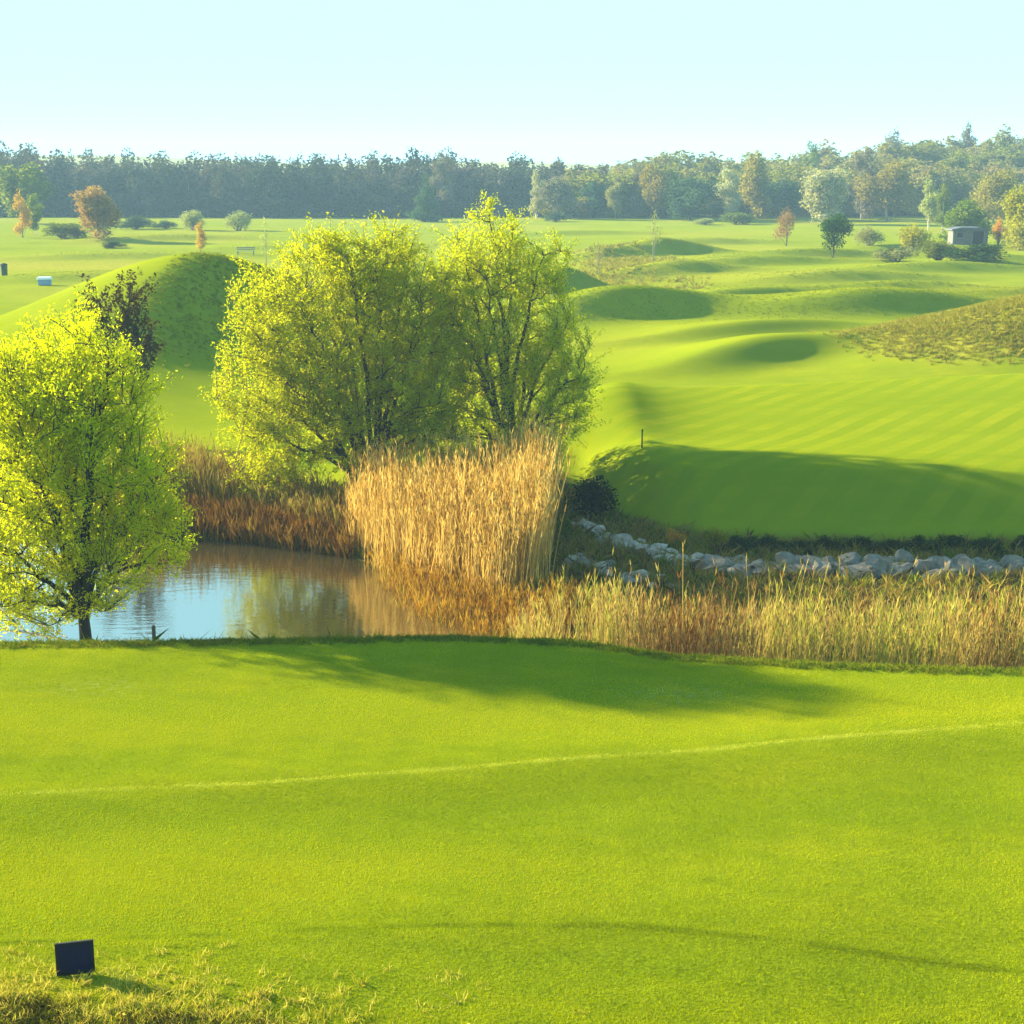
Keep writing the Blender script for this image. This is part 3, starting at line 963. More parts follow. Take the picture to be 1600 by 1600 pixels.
WOOD_L = leaf_mat('wood_blue', (0.06, 0.06, 0.055), (0.13, 0.105, 0.1), 0.2, c2=(0.05, 0.08, 0.045), clump=0.05)
WOOD_R = leaf_mat('wood_hill', (0.14, 0.14, 0.025), (0.26, 0.21, 0.075), 0.4, c2=(0.17, 0.22, 0.02), clump=0.06)
r = np.random.default_rng(5)
spots = []
for row, (yy, dens) in enumerate(((332, 4.2), (342, 4.4), (354, 4.6), (368, 5))):
    x = -175.0
    while x < 16:
        x += dens * r.uniform(0.7, 1.3)
        y = yy + r.uniform(-4, 4)
        top = np.interp(800 + x / y * F, [-400, 0, 60, 130, 250, 520, 700, 800, 850], [238, 240, 236, 248, 248, 250, 248, 256, 262]) + r.normal() * 6
        h = at(800, top, y)[2] - hz(x, y)
        spots.append((x, y, max(h, 5) * (1.0 if row else 0.9), r.uniform(7, 10.5)))
for x in np.arange(-178, 18, 2.6): spots.append((x + r.uniform(-1, 1), 327 + r.uniform(-2, 2), r.uniform(2.2, 5), r.uniform(5, 8)))
wood('distant_wood', 'long blue-grey wood closing the fields on the left and middle', spots, WOOD_L, 300, 0.66, 1300)
spots = []
for row, (yy, dens) in enumerate(((324, 5.0), (338, 5), (354, 5.2), (372, 5.4), (392, 5.6), (415, 6))):
    x = 6.0
    while x < 210:
        x += dens * r.uniform(0.7, 1.3)
        y = yy + r.uniform(-5, 5)
        px = 800 + x / y * F
        top = np.interp(px, [800, 900, 1000, 1150, 1250, 1330, 1400, 1500, 1600, 2200], [268, 262, 250, 246, 238, 228, 216, 212, 210, 200]) + r.normal() * 6 + (5 - row) * np.interp(px, [1000, 1300, 1600], [2, 7, 14])
        h = at(800, top, y)[2] - hz(x, y)
        spots.append((x, y, float(np.clip(h, 5, 17)), r.uniform(8, 13)))
for x in np.arange(8, 200, 3.0): spots.append((x + r.uniform(-1, 1), 319 + r.uniform(-2, 2), r.uniform(2, 5), r.uniform(5, 8)))
wood('hillside_wood', 'mixed spring wood covering the rising hillside on the right', spots, WOOD_R, 400, 0.7, 1500)

# ------------------------------------------------------------------ shrubs near the water
SHRUBS = [
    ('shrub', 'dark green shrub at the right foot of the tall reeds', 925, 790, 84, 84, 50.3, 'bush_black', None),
    ('shrub', 'orange-leaved shrub beside the rocky bank', 1052, 845, 40, 32, 46.6, 'bush_orange', None),
    ('shrub', 'yellow shrub right of the orange one at the foot of the green', 1118, 850, 42, 40, 46.3, 'bush_yellow', None),
]
for nm, lab, px, py, wp, hp, D, kind, g in SHRUBS:
    x = at(px, py, D)[0]
    z0 = hz(x, D)
    yb = 800 - F * math.tan(PITCH - math.atan2(H - z0, D))
    far_tree(nm, lab, px, yb - hp, yb, wp, D, kind, g, 'shrub')


def small_leaf(kind, s): KLEAF[kind] = s


# ------------------------------------------------------------------ reeds
def reed_mat(name, c0, c1, c2, q1=None, q2=None):
    m, nt, out = newmat(name)
    col = ramp(nt, attr(nt, 'tint'), [(0.0, c0), (0.5, c1), (1.0, c2)] if q1 is None else [(0.0, c0), (0.22, q1), (0.5, c1), (0.82, q2), (1.0, c2)])
    d = N(nt, 'ShaderNodeBsdfDiffuse')
    t = N(nt, 'ShaderNodeBsdfTranslucent')
    nt.links.new(col, d.inputs[0])
    nt.links.new(col, t.inputs[0])
    mx = N(nt, 'ShaderNodeMixShader')
    mx.inputs[0].default_value = 0.35
    nt.links.new(d.outputs[0], mx.inputs[1])
    nt.links.new(t.outputs[0], mx.inputs[2])
    nt.links.new(mx.outputs[0], out.inputs[0])
    return m


def reeds(name, label, xy, hgt, mat, seed, width=0.018, lean=0.08, tint=None, plume=0.6, leaves=3, spread=0.05):
    r = np.random.default_rng(seed)
    n = len(xy)
    z0 = np.maximum(height(xy[:, 0], xy[:, 1]), -0.35)
    base = np.column_stack([xy, z0 - 0.05])
    dirv = np.column_stack([r.normal(size=(n, 2)) * lean + np.array([0.03, -0.02]), np.ones(n)])
    ang = r.uniform(0, np.pi, n)
    side = np.column_stack([np.cos(ang), np.sin(ang), np.zeros(n)])
    V, Fc, T = [], [], []
    cnt = 0
    ti = r.uniform(0, 1, n) if tint is None else tint
    segs = 4
    ts = np.linspace(0, 1, segs + 1)
    ring = []
    for t in ts:
        bend = dirv * (hgt * t)[:, None] + np.column_stack([dirv[:, :2] * (hgt * t * t * 0.9)[:, None], np.zeros(n)])
        c = base + bend
        w = width * (1.0 - 0.55 * t)
        ring.append((c - side * w / 2, c + side * w / 2))
    vv = np.stack([p for q in ring for p in q], 1)      # n, 2*(segs+1), 3
    V.append(vv.reshape(-1, 3))
    k = 2 * (segs + 1)
    b0 = (np.arange(n) * k)[:, None]
    for s in range(segs):
        Fc.append(np.concatenate([b0 + 2 * s, b0 + 2 * s + 1, b0 + 2 * s + 3, b0 + 2 * s + 2], 1))
    T.append(np.repeat(ti, k))
    cnt += n * k
    # plume or leaf blades, each a narrow kite
    def kites(t0, L, Wd, up, share, dt):
        nonlocal cnt
        m = r.uniform(0, 1, n) < share
        q = m.sum()
        t = np.full(q, t0) + r.uniform(-0.12, 0.05, q)
        h_ = hgt[m]
        c = base[m] + dirv[m] * (h_ * t)[:, None] + np.column_stack([dirv[m][:, :2] * (h_ * t * t * 0.9)[:, None], np.zeros(q)])
        a = r.uniform(0, 6.28, q)
        d = np.column_stack([np.cos(a), np.sin(a), np.full(q, up)])
        d = unit(d) * (L * r.uniform(0.6, 1.3, q))[:, None]
        sd = unit(np.cross(d, r.normal(size=(q, 3)))) * Wd / 2
        p = np.stack([c, c + d * 0.45 + sd, c + d, c + d * 0.45 - sd], 1)
        V.append(p.reshape(-1, 3))
        Fc.append(np.arange(q * 4).reshape(q, 4) + cnt)
        T.append(np.repeat(np.clip(ti[m] + dt, 0, 1), 4))
        cnt += q * 4
    for i in range(leaves):
        kites(0.2 + 0.7 * (i + 0.5) / leaves, 0.36, width * 0.9, 2.6, 0.7, 0.0)
    for i in range(4):
        kites(0.97, 0.26, 0.032, 3.2, plume, -0.12)
    o = mesh_np(name, np.concatenate(V), Fc, mat, attrs=dict(tint=np.concatenate(T)))
    tag(o, label, 'reeds', kind='stuff')
    return o


REED_TAN = reed_mat('reed_tan', (0.27, 0.135, 0.022), (0.5, 0.325, 0.065), (0.62, 0.46, 0.14))
REED_MIX = reed_mat('reed_mixed', (0.15, 0.065, 0.014), (0.4, 0.28, 0.07), (0.26, 0.28, 0.018))
REED_DARK = reed_mat('reed_dark', (0.08, 0.03, 0.006), (0.17, 0.08, 0.012), (0.22, 0.14, 0.018))
REED_REFLECTION = reed_mat('reed_reflection', (0.18, 0.075, 0.006), (0.32, 0.17, 0.014), (0.36, 0.24, 0.03))  # reflected gold of the tall reeds put into the stem colour
REED_RUST = reed_mat('reed_rust', (0.14, 0.075, 0.016), (0.3, 0.2, 0.04), (0.24, 0.23, 0.025))


def poly_fill(poly, n, r):
    poly = np.array(poly)
    lo, hi = poly.min(0), poly.max(0)
    out_ = np.zeros((0, 2))
    while len(out_) < n:
        q = r.uniform(lo, hi, (n * 2, 2))
        out_ = np.concatenate([out_, q[poly_sd(q[:, 0], q[:, 1], poly) < 0]])
    return out_[:n]


r = np.random.default_rng(51)
# tall golden block
pl = [P(548, 858, 0.1)[:2], P(600, 884, 0.1)[:2], P(700, 920, 0.1)[:2], P(780, 945, 0.1)[:2], P(848, 930, 0.2)[:2], P(854, 860, .3)[:2], P(852, 820, 0.3)[:2], P(545, 812, 0.3)[:2]]
xy = poly_fill(pl, 6500, r)
xy = xy + r.normal(size=xy.shape) * np.array([0.14, 0.18])
pxs = 800 + xy[:, 0] / xy[:, 1] * F * 0.975
tall = np.interp(pxs, [545, 600, 680, 760, 830, 872], [2.35, 2.25, 2.3, 2.5, 3.15, 2.9])
edge = np.minimum(sstep(535, 590, pxs + r.normal(size=len(xy)) * 12), 1 - sstep(856, 880, pxs + r.normal(size=len(xy)) * 5))
hg = tall * (0.55 + 0.45 * edge) * np.clip(r.normal(0.9, 0.18, len(xy)), 0.45, 1.3) * (1 + 0.08 * vnoise(xy[:, 0], xy[:, 1], 2.4, 55)) * np.interp(xy[:, 1], [40, 43, 46], [0.8, 0.95, 1.0])
reeds('reeds', 'tall golden block of dry reeds standing in the pond corner', xy, hg, REED_TAN, 52, width=0.024, lean=0.045)
# added low orange reeds, standing in for the block's reflection on the water
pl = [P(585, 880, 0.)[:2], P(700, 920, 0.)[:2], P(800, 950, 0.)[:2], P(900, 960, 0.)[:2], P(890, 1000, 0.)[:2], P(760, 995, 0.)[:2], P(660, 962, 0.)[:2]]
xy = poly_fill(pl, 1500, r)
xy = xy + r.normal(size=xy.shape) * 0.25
reeds('reeds', 'added low orange-brown reeds standing in for the reflection of the tall golden block', xy, r.uniform(0.25, 0.85, len(xy)), REED_REFLECTION, 58, width=0.026, lean=0.13, plume=0.3)
# rusty band behind the pond, left of the block
pl = [P(180, 806, 0.15)[:2], P(300, 812, 0.15)[:2], P(420, 828, 0.15)[:2], P(550, 858, 0.1)[:2], P(560, 800, 0.3)[:2], P(430, 775, .4)[:2], P(300, 755, 0.5)[:2], P(200, 760, 0.5)[:2]]
xy = poly_fill(pl, 3600, r)
hg = r.uniform(0.9, 2.0, len(xy)) * np.interp(800 + xy[:, 0] / xy[:, 1] * F, [200, 300, 400, 560], [1.15, 1.05, 0.6, 0.5])
reeds('reeds', 'rusty low reeds along the far pond shore left of the golden block', xy, hg, REED_RUST, 53, width=0.03, lean=0.1, plume=0.3)
sh = np.array([P(px, py, 0.05)[:2] for px, py in ((120, 829), (300, 837), (420, 849), (550, 868))])
xx = r.uniform(sh[0, 0], sh[-1, 0], 2200)
xy = np.column_stack([xx, np.interp(xx, sh[:, 0], sh[:, 1]) + r.uniform(-0.25, 1.5, len(xx))])
reeds('reeds', 'short dark rust-brown reeds fringing the far shore of the pond', xy, r.uniform(0.3, 0.85, len(xy)), REED_DARK, 57, width=0.035, lean=0.18, plume=0.2)
# strip in front of the rocks, on the near side
n = 5200
px = r.uniform(800, 1760, n)
xy = np.zeros((n, 2))
xx = (px - 800) / F * 36.5
ye = np.interp(xx, EDGE[:, 0], EDGE[:, 1])
xy[:, 0] = xx
xy[:, 1] = ye + 3.0 + r.uniform(0, 1, n) ** 1.4 * np.interp(px, [800, 900, 1050, 1200, 1760], [6.0, 6.0, 4.5, 4.0, 4.2])
dens = 0.6 + 0.4 * np.sin(px * 0.037) * np.sin(px * 0.011 + 1) + 0.35 * vnoise(xy[:, 0], xy[:, 1], 2.0, 61)
keep = r.uniform(0, 1, n) < np.clip(dens, 0.2, 1) * np.interp(px, [1000, 1150, 1760], [1, 0.75, 0.7])
xy, px = xy[keep], px[keep]
hh = np.interp(px, [800, 880, 960, 1040, 1150, 1300, 1450, 1600, 1760], [1.3, 1.9, 2.0, 1.75, 1.75, 1.8, 1.95, 2.15, 2.2]) * np.clip(1.1 - 0.13 * (xy[:, 1] - np.interp(xy[:, 0], EDGE[:, 0], EDGE[:, 1]) - 3), 0.45, 1.1) * r.uniform(0.55, 1.15, len(px))
tall = r.uniform(0, 1, len(px)) < 0.09
hh = np.where(tall, hh * 1.45, hh)
gv = vnoise(xy[:, 0], xy[:, 1], 1.3, 66)
ti = np.clip(np.interp(px, [800, 960, 1020, 1150, 1250, 1760], [0.6, 0.55, 0.3, 0.28, 0.6, 0.62]) + 0.6 * gv + r.normal(size=len(px)) * 0.22, 0, 1)
reeds('reeds', 'loose mixed green and straw reeds between the lawn edge and the rocks', xy, hh, REED_MIX, 54, width=0.022, lean=0.07, tint=ti, plume=0.5)

# fresh undergrowth at the reeds' feet
def tufts(name, label, xy, hgt, mat, seed, blades=9, width=0.02, lean=0.35, cat='grass'):
    r = np.random.default_rng(seed)
    n = len(xy)
    k = n * blades
    b = np.repeat(xy, blades, 0) + r.normal(size=(k, 2)) * 0.05
    z = height(b[:, 0], b[:, 1])
    h_ = np.repeat(hgt, blades) * r.uniform(0.5, 1.2, k)
    d = np.column_stack([r.normal(size=(k, 2)) * lean, np.ones(k)])
    base = np.column_stack([b, z - 0.02])
    a = r.uniform(0, np.pi, k)
    sd = np.column_stack([np.cos(a), np.sin(a), np.zeros(k)]) * width / 2
    m = base + d * (h_ * 0.55)[:, None]
    tip = base + d * h_[:, None] + np.column_stack([d[:, :2] * (h_ * 0.5)[:, None], -0.1 * h_])
    v = np.stack([base - sd, base + sd, m + sd * 0.8, tip, m - sd * 0.8], 1).reshape(-1, 3)
    f = np.arange(k * 5).reshape(k, 5)
    ti = np.repeat(np.clip(np.repeat(r.uniform(0, 1, n), blades) + r.normal(size=k) * .15, 0, 1), 5)
    o = mesh_np(name, v, f, mat, attrs=dict(tint=ti))
    tag(o, label, cat, kind='stuff')
    return o


GRASS_DRY = reed_mat('grass_dry', (0.4, 0.33, 0.015), (0.6, 0.48, 0.09), (0.3, 0.31, 0.006))
GRASS_STRAW = reed_mat('grass_straw', (0.1, 0.055, 0.012), (0.3, 0.2, 0.045), (0.2, 0.19, 0.012))
GRASS_ROUGH = reed_mat('grass_rough', (0.12, 0.16, 0.002), (0.18, 0.205, 0.002), (0.27, 0.25, 0.006))
GRASS_PIT = reed_mat('grass_withered', (0.05, 0.035, 0.006), (0.12, 0.09, 0.012), (0.06, 0.09, 0.004))
GRASS_BANK = reed_mat('grass_bank', (0.07, 0.115, 0.003), (0.14, 0.18, 0.004), (0.22, 0.19, 0.012))
GRASS_LAWN = reed_mat('grass_lawn', (0.11, 0.14, 0.0012), (0.31, 0.33, 0.0015), (0.5, 0.48, 0.03), (0.2, 0.245, 0.0012), (0.37, 0.36, 0.0018))
GRASS_HILL = reed_mat('grass_hill', (0.2, 0.18, 0.012), (0.32, 0.27, 0.04), (0.24, 0.25, 0.012))

r = np.random.default_rng(71)
# dry tee bank along the bottom
q = np.column_stack([r.uniform(-9, 1.0, 16000), r.uniform(14.6, 18.2, 16000)])
wgt = np.exp(-((q[:, 0] + 7.0) / 3.6) ** 2 - ((q[:, 1] - 16.0) / 1.0) ** 2) * (0.6 + 0.5 * vnoise(q[:, 0], q[:, 1], 2.2, 72))
q = q[r.uniform(0, 1, len(q)) < wgt]
tufts('rough_grass', 'dry straw-coloured rough grass around the dark blue sign', q, r.uniform(0.05, 0.16, len(q)), GRASS_DRY, 73, 12, 0.009)
q = np.concatenate([np.column_stack([r.normal(a, b, 170), r.normal(c, 0.16, 170)]) for a, b, c in ((-6.4, .3, 15.9), (-4.9, .5, 15.75), (-3.9, .35, 16.0), (-5.6, .25, 16.05), (-3.0, .3, 15.75))])
tufts('rough_grass', 'dark withered tufts in the dry bank in front of the dark blue sign', q, r.uniform(0.05, 0.13, len(q)), GRASS_PIT, 87, 10, 0.012)
# rough olive hillside
q = np.column_stack([r.uniform(16, 44, 30000), r.uniform(74, 94, 30000)])
mm = mound(q[:, 0], q[:, 1], *MOUNDS[-1]) + 0.5 * vnoise(q[:, 0], q[:, 1], 0.5, 21)
q = q[r.uniform(0, 1, len(q)) < sstep(1.0, 2.2, mm)]
tufts('rough_grass', 'olive rough grass covering the hillside at the right edge', q, r.uniform(0.08, 0.26, len(q)) * (1 + 0.5 * vnoise(q[:, 0], q[:, 1], 1.2, 86)), GRASS_HILL, 74, 8, 0.035)
# rough on the dark face of the big mound
q = np.column_stack([r.uniform(-30, -4, 22000), r.uniform(72, 104, 22000)])
mm = mound(q[:, 0], q[:, 1], *MOUNDS[0])
q = q[r.uniform(0, 1, len(q)) < sstep(0.8, 2.2, mm) * 0.8 * sstep(-0.5, 1.2, (q[:, 0] + 18.3) * 0.957 - (q[:, 1] - 88) * 0.287)]
tufts('rough_grass', 'deep green rough grass on the big mound between the willows', q, r.uniform(0.06, 0.15, len(q)), GRASS_ROUGH, 78, 9, 0.04)
q = np.column_stack([r.uniform(-1, 1, 90000), 104 + 130 * r.uniform(0, 1, 90000) ** 1.5])
q[:, 0] *= q[:, 1] * 0.36
mm = 0
for c in MOUNDS[2:-2]: mm = mm + mound(q[:, 0], q[:, 1], *c)
q = q[(r.uniform(0, 1, len(q)) < sstep(0.15, 0.8, mm + 0.3 * vnoise(q[:, 0], q[:, 1], 0.35, 84))) & (mound(q[:, 0], q[:, 1], *MOUNDS[-1]) < 0.5)]
tufts('rough_grass', 'semi rough grass on the low ridges of the far fairway', q, r.uniform(0.035, 0.08, len(q)), GRASS_ROUGH, 85, 6, 0.06)
q = np.column_stack([r.uniform(6, 19, 5000), r.uniform(135, 188, 5000)])
q = q[r.uniform(0, 1, len(q)) < np.exp(-((q[:, 0] - 12) / 4.5) ** 2) * (0.5 + vnoise(q[:, 0], q[:, 1], 0.5, 79))]
tufts('scrub_grass', 'tall olive dry grass in mid field right of the willows', q, r.uniform(0.2, 0.6, len(q)), GRASS_HILL, 80, 7, 0.07)
# bank vegetation round pond, rocks and reeds
q = np.column_stack([r.uniform(-16, 18, 14000), r.uniform(32, 55, 14000)])
ye = np.interp(q[:, 0], EDGE[:, 0], EDGE[:, 1])
ft = np.interp(q[:, 0], [1.5, 2.6, 3.6, 5.0, 6.2, 10, 16, 40], [55, 53.0, 50.5, 48.4, 47.3, 46.9, 46.4, 45.5])
sd = poly_sd(q[:, 0], q[:, 1], POND)
ok = (q[:, 1] > ye + 1.2) & (sd > 0.1) & (q[:, 1] < np.where(q[:, 0] > 1.5, ft + 0.3, 54.5))
q = q[ok]
rgt = (q[:, 0] > 1.0) & (r.uniform(0, 1, len(q)) < 0.75)
tufts('bank_grass', 'rank green grass on the pond banks', q[~rgt], r.uniform(0.15, 0.45, (~rgt).sum()), GRASS_BANK, 75, 9, 0.03)
tufts('bank_grass', 'straw and brown dead grass round the rocks behind the loose reeds', q[rgt], r.uniform(0.15, 0.5, rgt.sum()), GRASS_STRAW, 82, 9, 0.028)
# dark lip of longer grass along the lawn edge
xs = r.uniform(-14, 14, 5200)
q = np.column_stack([xs, np.interp(xs, EDGE[:, 0], EDGE[:, 1]) + r.uniform(-0.1, 0.9, len(xs))])
tufts('edge_grass', 'longer green grass along the lip of the near lawn', q, r.uniform(0.05, 0.14, len(q)), GRASS_BANK, 76, 8, 0.016)
# mown blades of the near lawn
n = 620000
yy = 15.6 + r.uniform(0, 1, n) ** 1.35 * 16
xx = r.uniform(-1, 1, n) * (yy * 0.355 + 0.4)
ok = yy < np.interp(xx, EDGE[:, 0], EDGE[:, 1]) - 0.05
xx, yy = xx[ok], yy[ok]
n = len(xx)
hb = r.uniform(0.012, 0.03, n)
an = r.uniform(0, np.pi, n)
b0 = np.column_stack([xx, yy, height(xx, yy) - 0.004])
sdv = np.column_stack([np.cos(an), np.sin(an), np.zeros(n)]) * (0.004 + 0.00018 * yy)[:, None]
tipv = b0 + np.column_stack([r.normal(size=(n, 2)) * hb[:, None] * 0.55, hb])
tl = 0.5 + 0.55 * vnoise(xx * 0.3, yy, 0.75, 33) + 0.3 * vnoise(xx * 0.5, yy, 2.2, 34) + 0.22 * vnoise(xx, yy * 1.5, 5.5, 39) + r.normal(size=n) * 0.08
tl = np.clip(tl, 0.2, 0.74)
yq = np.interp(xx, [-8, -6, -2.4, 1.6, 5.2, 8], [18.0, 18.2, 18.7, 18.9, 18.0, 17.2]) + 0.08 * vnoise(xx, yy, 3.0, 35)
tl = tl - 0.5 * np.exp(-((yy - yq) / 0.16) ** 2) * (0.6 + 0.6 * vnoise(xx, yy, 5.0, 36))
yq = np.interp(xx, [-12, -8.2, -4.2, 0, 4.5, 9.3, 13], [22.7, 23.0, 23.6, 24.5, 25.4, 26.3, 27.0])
tl = np.where((np.abs(yy - yq) < 0.07) & (r.uniform(0, 1, n) < 0.42 + 0.4 * vnoise(xx, yy, 1.2, 37)), 0.98, tl)  # blades on the mowing line tinted pale as if sunlit
wp = np.exp(-((xx - 3.3) / 1.0) ** 2 - ((yy - 28.2) / 0.5) ** 2)
tl = np.where((r.uniform(0, 1, n) < wp * 0.6) & (vnoise(xx, yy, 6.0, 38) > 0.1), 1.0, tl)
tl = np.clip(tl, 0, 1)
o = mesh_np('lawn_grass', np.stack([b0 - sdv, b0 + sdv, tipv], 1).reshape(-1, 3), np.arange(n * 3).reshape(n, 3), GRASS_LAWN, attrs=dict(tint=np.repeat(tl, 3)))
tag(o, 'short mown yellow-green grass of the near lawn', 'grass', kind='stuff')

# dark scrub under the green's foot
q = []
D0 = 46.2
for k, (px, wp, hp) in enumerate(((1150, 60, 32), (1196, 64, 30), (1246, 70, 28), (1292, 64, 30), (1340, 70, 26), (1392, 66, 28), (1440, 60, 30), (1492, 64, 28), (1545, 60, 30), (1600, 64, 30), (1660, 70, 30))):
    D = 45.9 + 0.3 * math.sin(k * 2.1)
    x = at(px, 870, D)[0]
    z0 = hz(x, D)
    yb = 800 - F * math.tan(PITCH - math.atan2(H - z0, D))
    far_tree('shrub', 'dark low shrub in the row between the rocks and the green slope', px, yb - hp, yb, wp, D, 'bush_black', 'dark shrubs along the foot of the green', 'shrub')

# ------------------------------------------------------------------ rocks
ROCK = simple_mat('rock_grey', (0.06, 0.048, 0.036), (0.22, 0.175, 0.13), 3.0, 0.85, 0.8)
ROCK_PALE = simple_mat('rock_pale', (0.16, 0.125, 0.09), (0.38, 0.31, 0.23), 3.0, 0.85, 0.8)


def rock_mesh(seed, mat):
    import bmesh
    r = np.random.default_rng(seed)
    bm = bmesh.new()
    bmesh.ops.create_icosphere(bm, subdivisions=3, radius=0.5)
    pl = [(unit(r.normal(size=3)), r.uniform(0.2, 0.38)) for _ in range(9)]
    for v in bm.verts:
        p = np.array(v.co)
        for nrm, d in pl:
            e = p @ nrm - d
            if e > 0: p = p - nrm * e * 0.99
        p = p * (1 + 0.03 * math.sin(9 * p[0] + seed) * math.cos(8 * p[1]))
        v.co = p * np.array([1.25, 1.0, 0.8])
    me = bpy.data.meshes.new('rock')
    bm.to_mesh(me)
    bm.free()
    me.materials.append(mat)
    return me


RM = [rock_mesh(100 + k, ROCK) for k in range(5)]
RP = [rock_mesh(200 + k, ROCK_PALE) for k in range(4)]
r = np.random.default_rng(81)


def rock_line(pts, n, size, jit, mats, label, group):
    pts = np.array(pts)
    seg = np.r_[0, np.cumsum(np.hypot(*np.diff(pts, axis=0).T))]
    for k in range(n):
        t = r.uniform(0, seg[-1])
        x = np.interp(t, seg, pts[:, 0]) + r.normal() * jit
        y = np.interp(t, seg, pts[:, 1]) + r.normal() * jit
        o = bpy.data.objects.new('rock', mats[r.integers(len(mats))])
        COL.objects.link(o)
        s = size * r.uniform(0.45, 1.5)
        o.scale = (s * r.uniform(.8, 1.3), s, s * r.uniform(.7, 1))
        o.rotation_euler = (r.normal() * .3, r.normal() * .3, r.uniform(0, 6.28))
        o.location = (x, y, hz(x, y) + 0.12 * s)
        tag(o, label, 'rock', group)


up_line = [P(px, py, 0.45)[:2] for px, py in ((890, 815), (930, 826), (985, 848), (1040, 866), (1095, 882))]
rock_line(up_line, 62, 0.5, 0.16, RP, 'pale stone in the upper stone row running down from the dark green shrub', 'pale stones of the upper row')
lo_line = [P(px, py, 0.4)[:2] for px, py in ((895, 872), (950, 890), (1010, 908), (1070, 922))]
rock_line(lo_line, 36, 0.42, 0.25, RP + RM, 'stone in the lower stone row behind the loose reeds', 'stones of the lower row')
st_line = [P(px, py, 0.4)[:2] for px, py in ((1085, 890), (1200, 894), (1350, 894), (1480, 896), (1660, 900))]
for off in (0.0, 0.42, 0.84):
    rock_line(np.array(st_line) + np.array([0, off]), 66, 0.64, 0.13, RM, 'grey boulder in the rock bank below the dark shrubs', 'grey boulders of the rock bank')

# ------------------------------------------------------------------ small objects
NAVY = simple_mat('navy_paint', (0.0004, 0.001, 0.018), (0.0008, 0.0016, 0.028), 4, 1.0)
BLACK = simple_mat('black_frame', (0.002, 0.002, 0.003), (0.004, 0.004, 0.006), 4, 0.95)
WOODB = simple_mat('brown_wood', (0.09, 0.05, 0.02), (0.16, 0.09, 0.04), 6, 0.8, 0.3)
SHEDW = simple_mat('shed_wall', (0.07, 0.068, 0.06), (0.13, 0.125, 0.11), 2, 0.85, 0.2)
SHEDR = simple_mat('shed_roof', (0.045, 0.05, 0.06), (0.08, 0.085, 0.095), 2, 0.7, 0.2)
DARKIN = simple_mat('dark_opening', (0.008, 0.007, 0.009), (0.016, 0.013, 0.015), 2, 0.9)
WHITE = simple_mat('white_plastic', (0.6, 0.66, 0.7), (0.72, 0.76, 0.8), 3, 0.5)
BLUEP = simple_mat('blue_plastic', (0.12, 0.22, 0.36), (0.16, 0.28, 0.42), 3, 0.5)
GREENP = simple_mat('green_paint', (0.01, 0.04, 0.012), (0.018, 0.06, 0.018), 3, 0.5)
GREYW = simple_mat('grey_wood', (0.12, 0.12, 0.11), (0.2, 0.19, 0.17), 4, 0.8, 0.2)

# dark blue tee sign
sp = P(119, 1522, 2.25)
for _ in range(6): sp = P(119, 1524, hz(sp[0], sp[1]))
root = empty('tee_sign', tuple(sp), math.radians(14))
tag(root, 'dark navy blue square sign low in the dry grass of the near lawn', 'sign')
m = MB(); m.box((0, 0, 0.235), (0.375, 0.022, 0.345)); m.build('panel', NAVY, root, 0.004)
m = MB()
m.box((-0.2075, 0, 0.2375), (0.04, 0.04, 0.43)); m.box((0.2075, 0, 0.2375), (0.04, 0.04, 0.43))
m.box((0, 0, 0.4305), (0.372, 0.04, 0.044)); m.box((0, 0, 0.0405), (0.372, 0.04, 0.044))
m.build('frame', BLACK, root, 0.005)
for sx in (-0.15, 0.15):
    m = MB(); m.box((sx, 0.0, -0.08), (0.03, 0.03, 0.19)); m.build('leg', BLACK, root)

# garden shed far right
D = 205.0
x = at(1516, 380, D)[0]
z0 = hz(x, D)
root = empty('shed', (x, D, z0), 0.0)
root.scale = (0.82, 0.82, 0.78)
tag(root, 'small pale grey shed with dark openings under the round green tree', 'shed')
m = MB()
m.box((0, 1.6, 1.25), (5.6, 3.0, 2.5))
m.build('wall', SHEDW, root)
m = MB(); m.prism([(-3.2, 2.5), (3.2, 2.5), (3.1, 2.68), (1.6, 3.0), (-1.6, 3.0), (-3.1, 2.68)], -0.3, 3.5); m.build('roof', SHEDR, root)
dr = MB(); dr.box((1.25, 0.09, 1.25), (1.7, 0.06, 2.1)); dro = dr.build('door', DARKIN, root)
m = MB(); m.box((0.32, 0.09, 1.28), (0.12, 0.1, 2.2)); m.box((2.18, 0.09, 1.28), (0.12, 0.1, 2.2)); m.build('door_frame', GREYW, dro)
wn = MB(); wn.box((-1.7, 0.09, 1.7), (0.85, 0.06, 0.8)); wno = wn.build('window', DARKIN, root)
m = MB(); m.box((-1.7, 0.09, 1.25), (1.05, 0.12, 0.08)); m.box((-1.7, 0.09, 2.15), (1.05, 0.1, 0.08)); m.build('window_frame', GREYW, wno)

# litter bin at the left edge
D = 152.0
x = at(8, 445, D)[0]
root = empty('litter_bin', (x, D, hz(x, D)))
tag(root, 'small dark green litter bin at the left edge of the fairway', 'bin')
m = MB(); m.tube([(0, 0, 0.0), (0, 0, 0.06), (0, 0, 0.95), (0, 0, 1.0)], [0.27, 0.31, 0.34, 0.34], 14); m.build('body', GREENP, root)
m = MB(); m.tube([(0, 0, 1.02), (0, 0, 1.07), (0, 0, 1.2)], [0.37, 0.37, 0.12], 14); m.build('lid', BLACK, root)

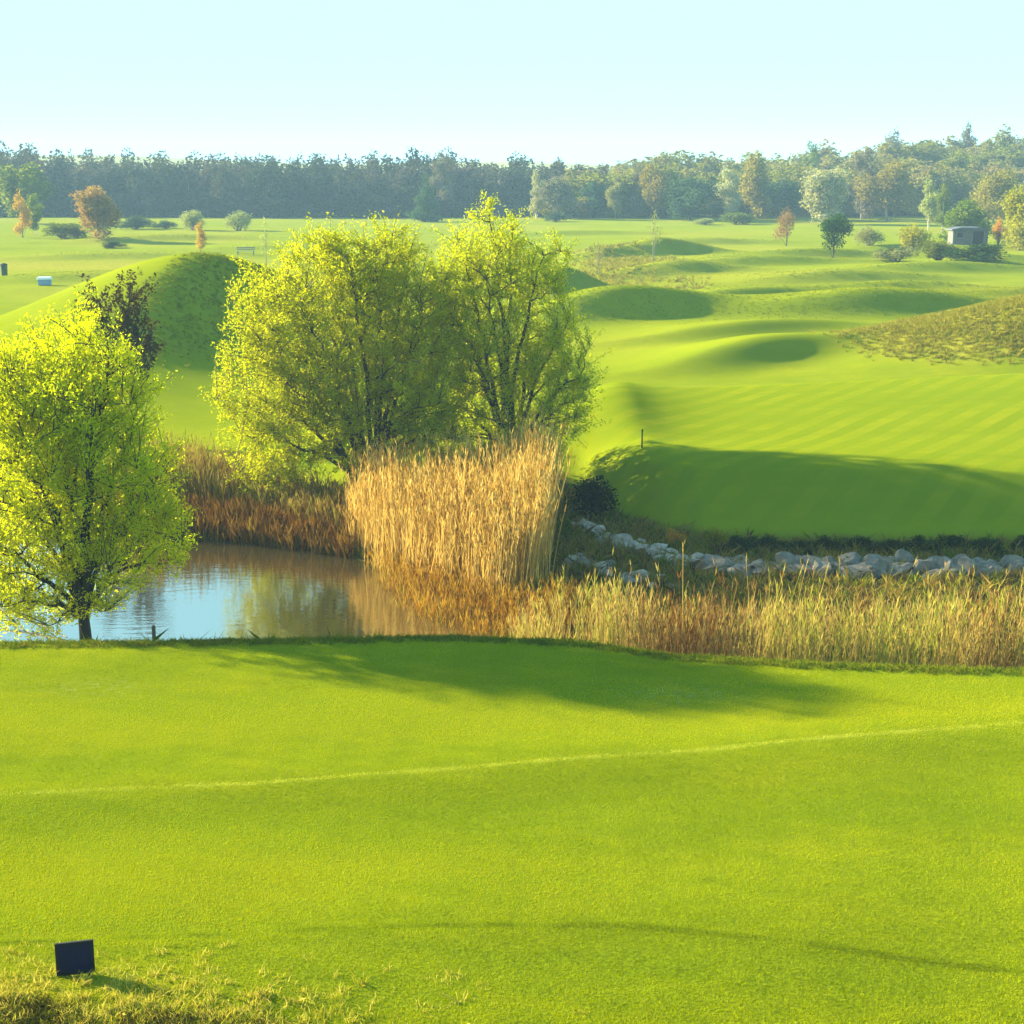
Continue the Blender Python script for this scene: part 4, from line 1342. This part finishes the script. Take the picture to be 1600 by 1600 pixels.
# storage box on the left fairway
D = 143.0
x = at(71, 458, D)[0]
root = empty('storage_box', (x, D, hz(x, D)), 0.15)
tag(root, 'small pale blue-white box lying on the left fairway', 'box')
m = MB(); m.box((0, 0, 0.28), (1.15, 0.65, 0.5), taper=1.04); m.build('body', BLUEP, root, 0.03)
m = MB(); m.box((0, 0, 0.66), (1.32, 0.78, 0.24), taper=0.9); m.build('lid', WHITE, root, 0.04)

# bench beyond the dark mound
D = 190.0
x = at(384, 394, D)[0]
root = empty('bench', (x, D, hz(x, D)), 0.05)
tag(root, 'grey wooden bench on the fairway just above the dark mound', 'bench')
m = MB(); [m.box((0, dy, 0.46), (2.2, 0.13, 0.05)) for dy in (-0.17, 0, 0.17)]; m.build('seat', GREYW, root)
m = MB(); [m.box((0, 0.3, z), (2.2, 0.04, 0.12)) for z in (0.66, 0.86)]; m.build('backrest', GREYW, root)
for sx in (-0.95, 0.95):
    for sy in (-0.2, 0.24):
        m = MB(); m.box((sx, sy, 0.21), (0.08, 0.08, 0.44)); m.build('leg', GREYW, root)

# thin dark stake on the green
sp = P(1003, 698, 2.1)
for _ in range(6): sp = P(1003, 700, hz(sp[0], sp[1]))
root = empty('marker_stake', tuple(sp))
tag(root, 'thin dark stake standing on the bright strip of the green', 'stake')
m = MB(); m.tube([(0, 0, -0.15), (0, 0, 0.55), (0.004, 0, 0.6)], [0.026, 0.026, 0.02], 8); m.build('post', BLACK, root)
m = MB(); m.tube([(0.004, 0, 0.6), (0.004, 0, 0.68)], [0.036, 0.03], 8); m.build('cap', BLACK, root)

# brown stake on the pond bank
D = 33.6
x = at(241, 1000, D)[0]
root = empty('wooden_stake', (x, D, hz(x, D)), 0.2)
tag(root, 'short brown wooden stake on the pond bank right of the willow trunk', 'stake')
zt = at(241, 981, D)[2] - hz(x, D)
m = MB(); m.box((0, 0, zt / 2 - 0.1), (0.09, 0.09, zt + 0.2), taper=0.92); m.build('post', WOODB, root, 0.008)
m = MB(); m.box((0, 0, zt + 0.03), (0.1, 0.1, 0.06), taper=0.45); m.build('pointed_top', WOODB, root)

# pale fallen branch in the water on the left
r = np.random.default_rng(91)
a0, a1 = P(5, 955, 0.12), P(95, 992, 0.05)
root = empty('fallen_branch', tuple(a0))
tag(root, 'bare pale fallen branch lying in the water left of the willow trunk', 'branch')
T = Tubes()
v1 = a1 - a0
T.add(bez(np.array([-1.2, .4, 0.3]), v1 * 0.4 + np.array([0, 0, 0.12]), v1 * 1.1, 10), np.linspace(0.05, 0.02, 10), 7)
T.build('main_limb', DEADWOOD, root)
for k in range(4):
    T = Tubes()
    s = v1 * (0.1 + 0.2 * k)
    e = s + np.array([r.uniform(0.3, .9), r.uniform(-.3, .3), r.uniform(0.1, .5)])
    T.add(bez(s + np.array([0, 0, .06]), (s + e) / 2 + np.array([0, 0, .12]), e, 6), np.linspace(0.025, 0.008, 6), 5)
    T.build('twig', DEADWOOD, root)

# ------------------------------------------------------------------ haze
hm, nt, out = newmat('haze')
pv = N(nt, 'ShaderNodeVolumePrincipled')
pv.inputs['Color'].default_value = (0.44, 0.68, 1.0, 1)
pv.inputs['Density'].default_value = 0.0004
pv.inputs['Anisotropy'].default_value = 0.0
nt.links.new(pv.outputs[0], out.inputs['Volume'])
zmin = min(Zg.min(), -1.0) - 1.0
m = MB()
ztop = max(40.0, Zg.max() + 1)
m.box((0, 950, (zmin + ztop) / 2), (9000, 2060, ztop - zmin))
hzo = m.build('haze', hm)
tag(hzo, kind='stuff')
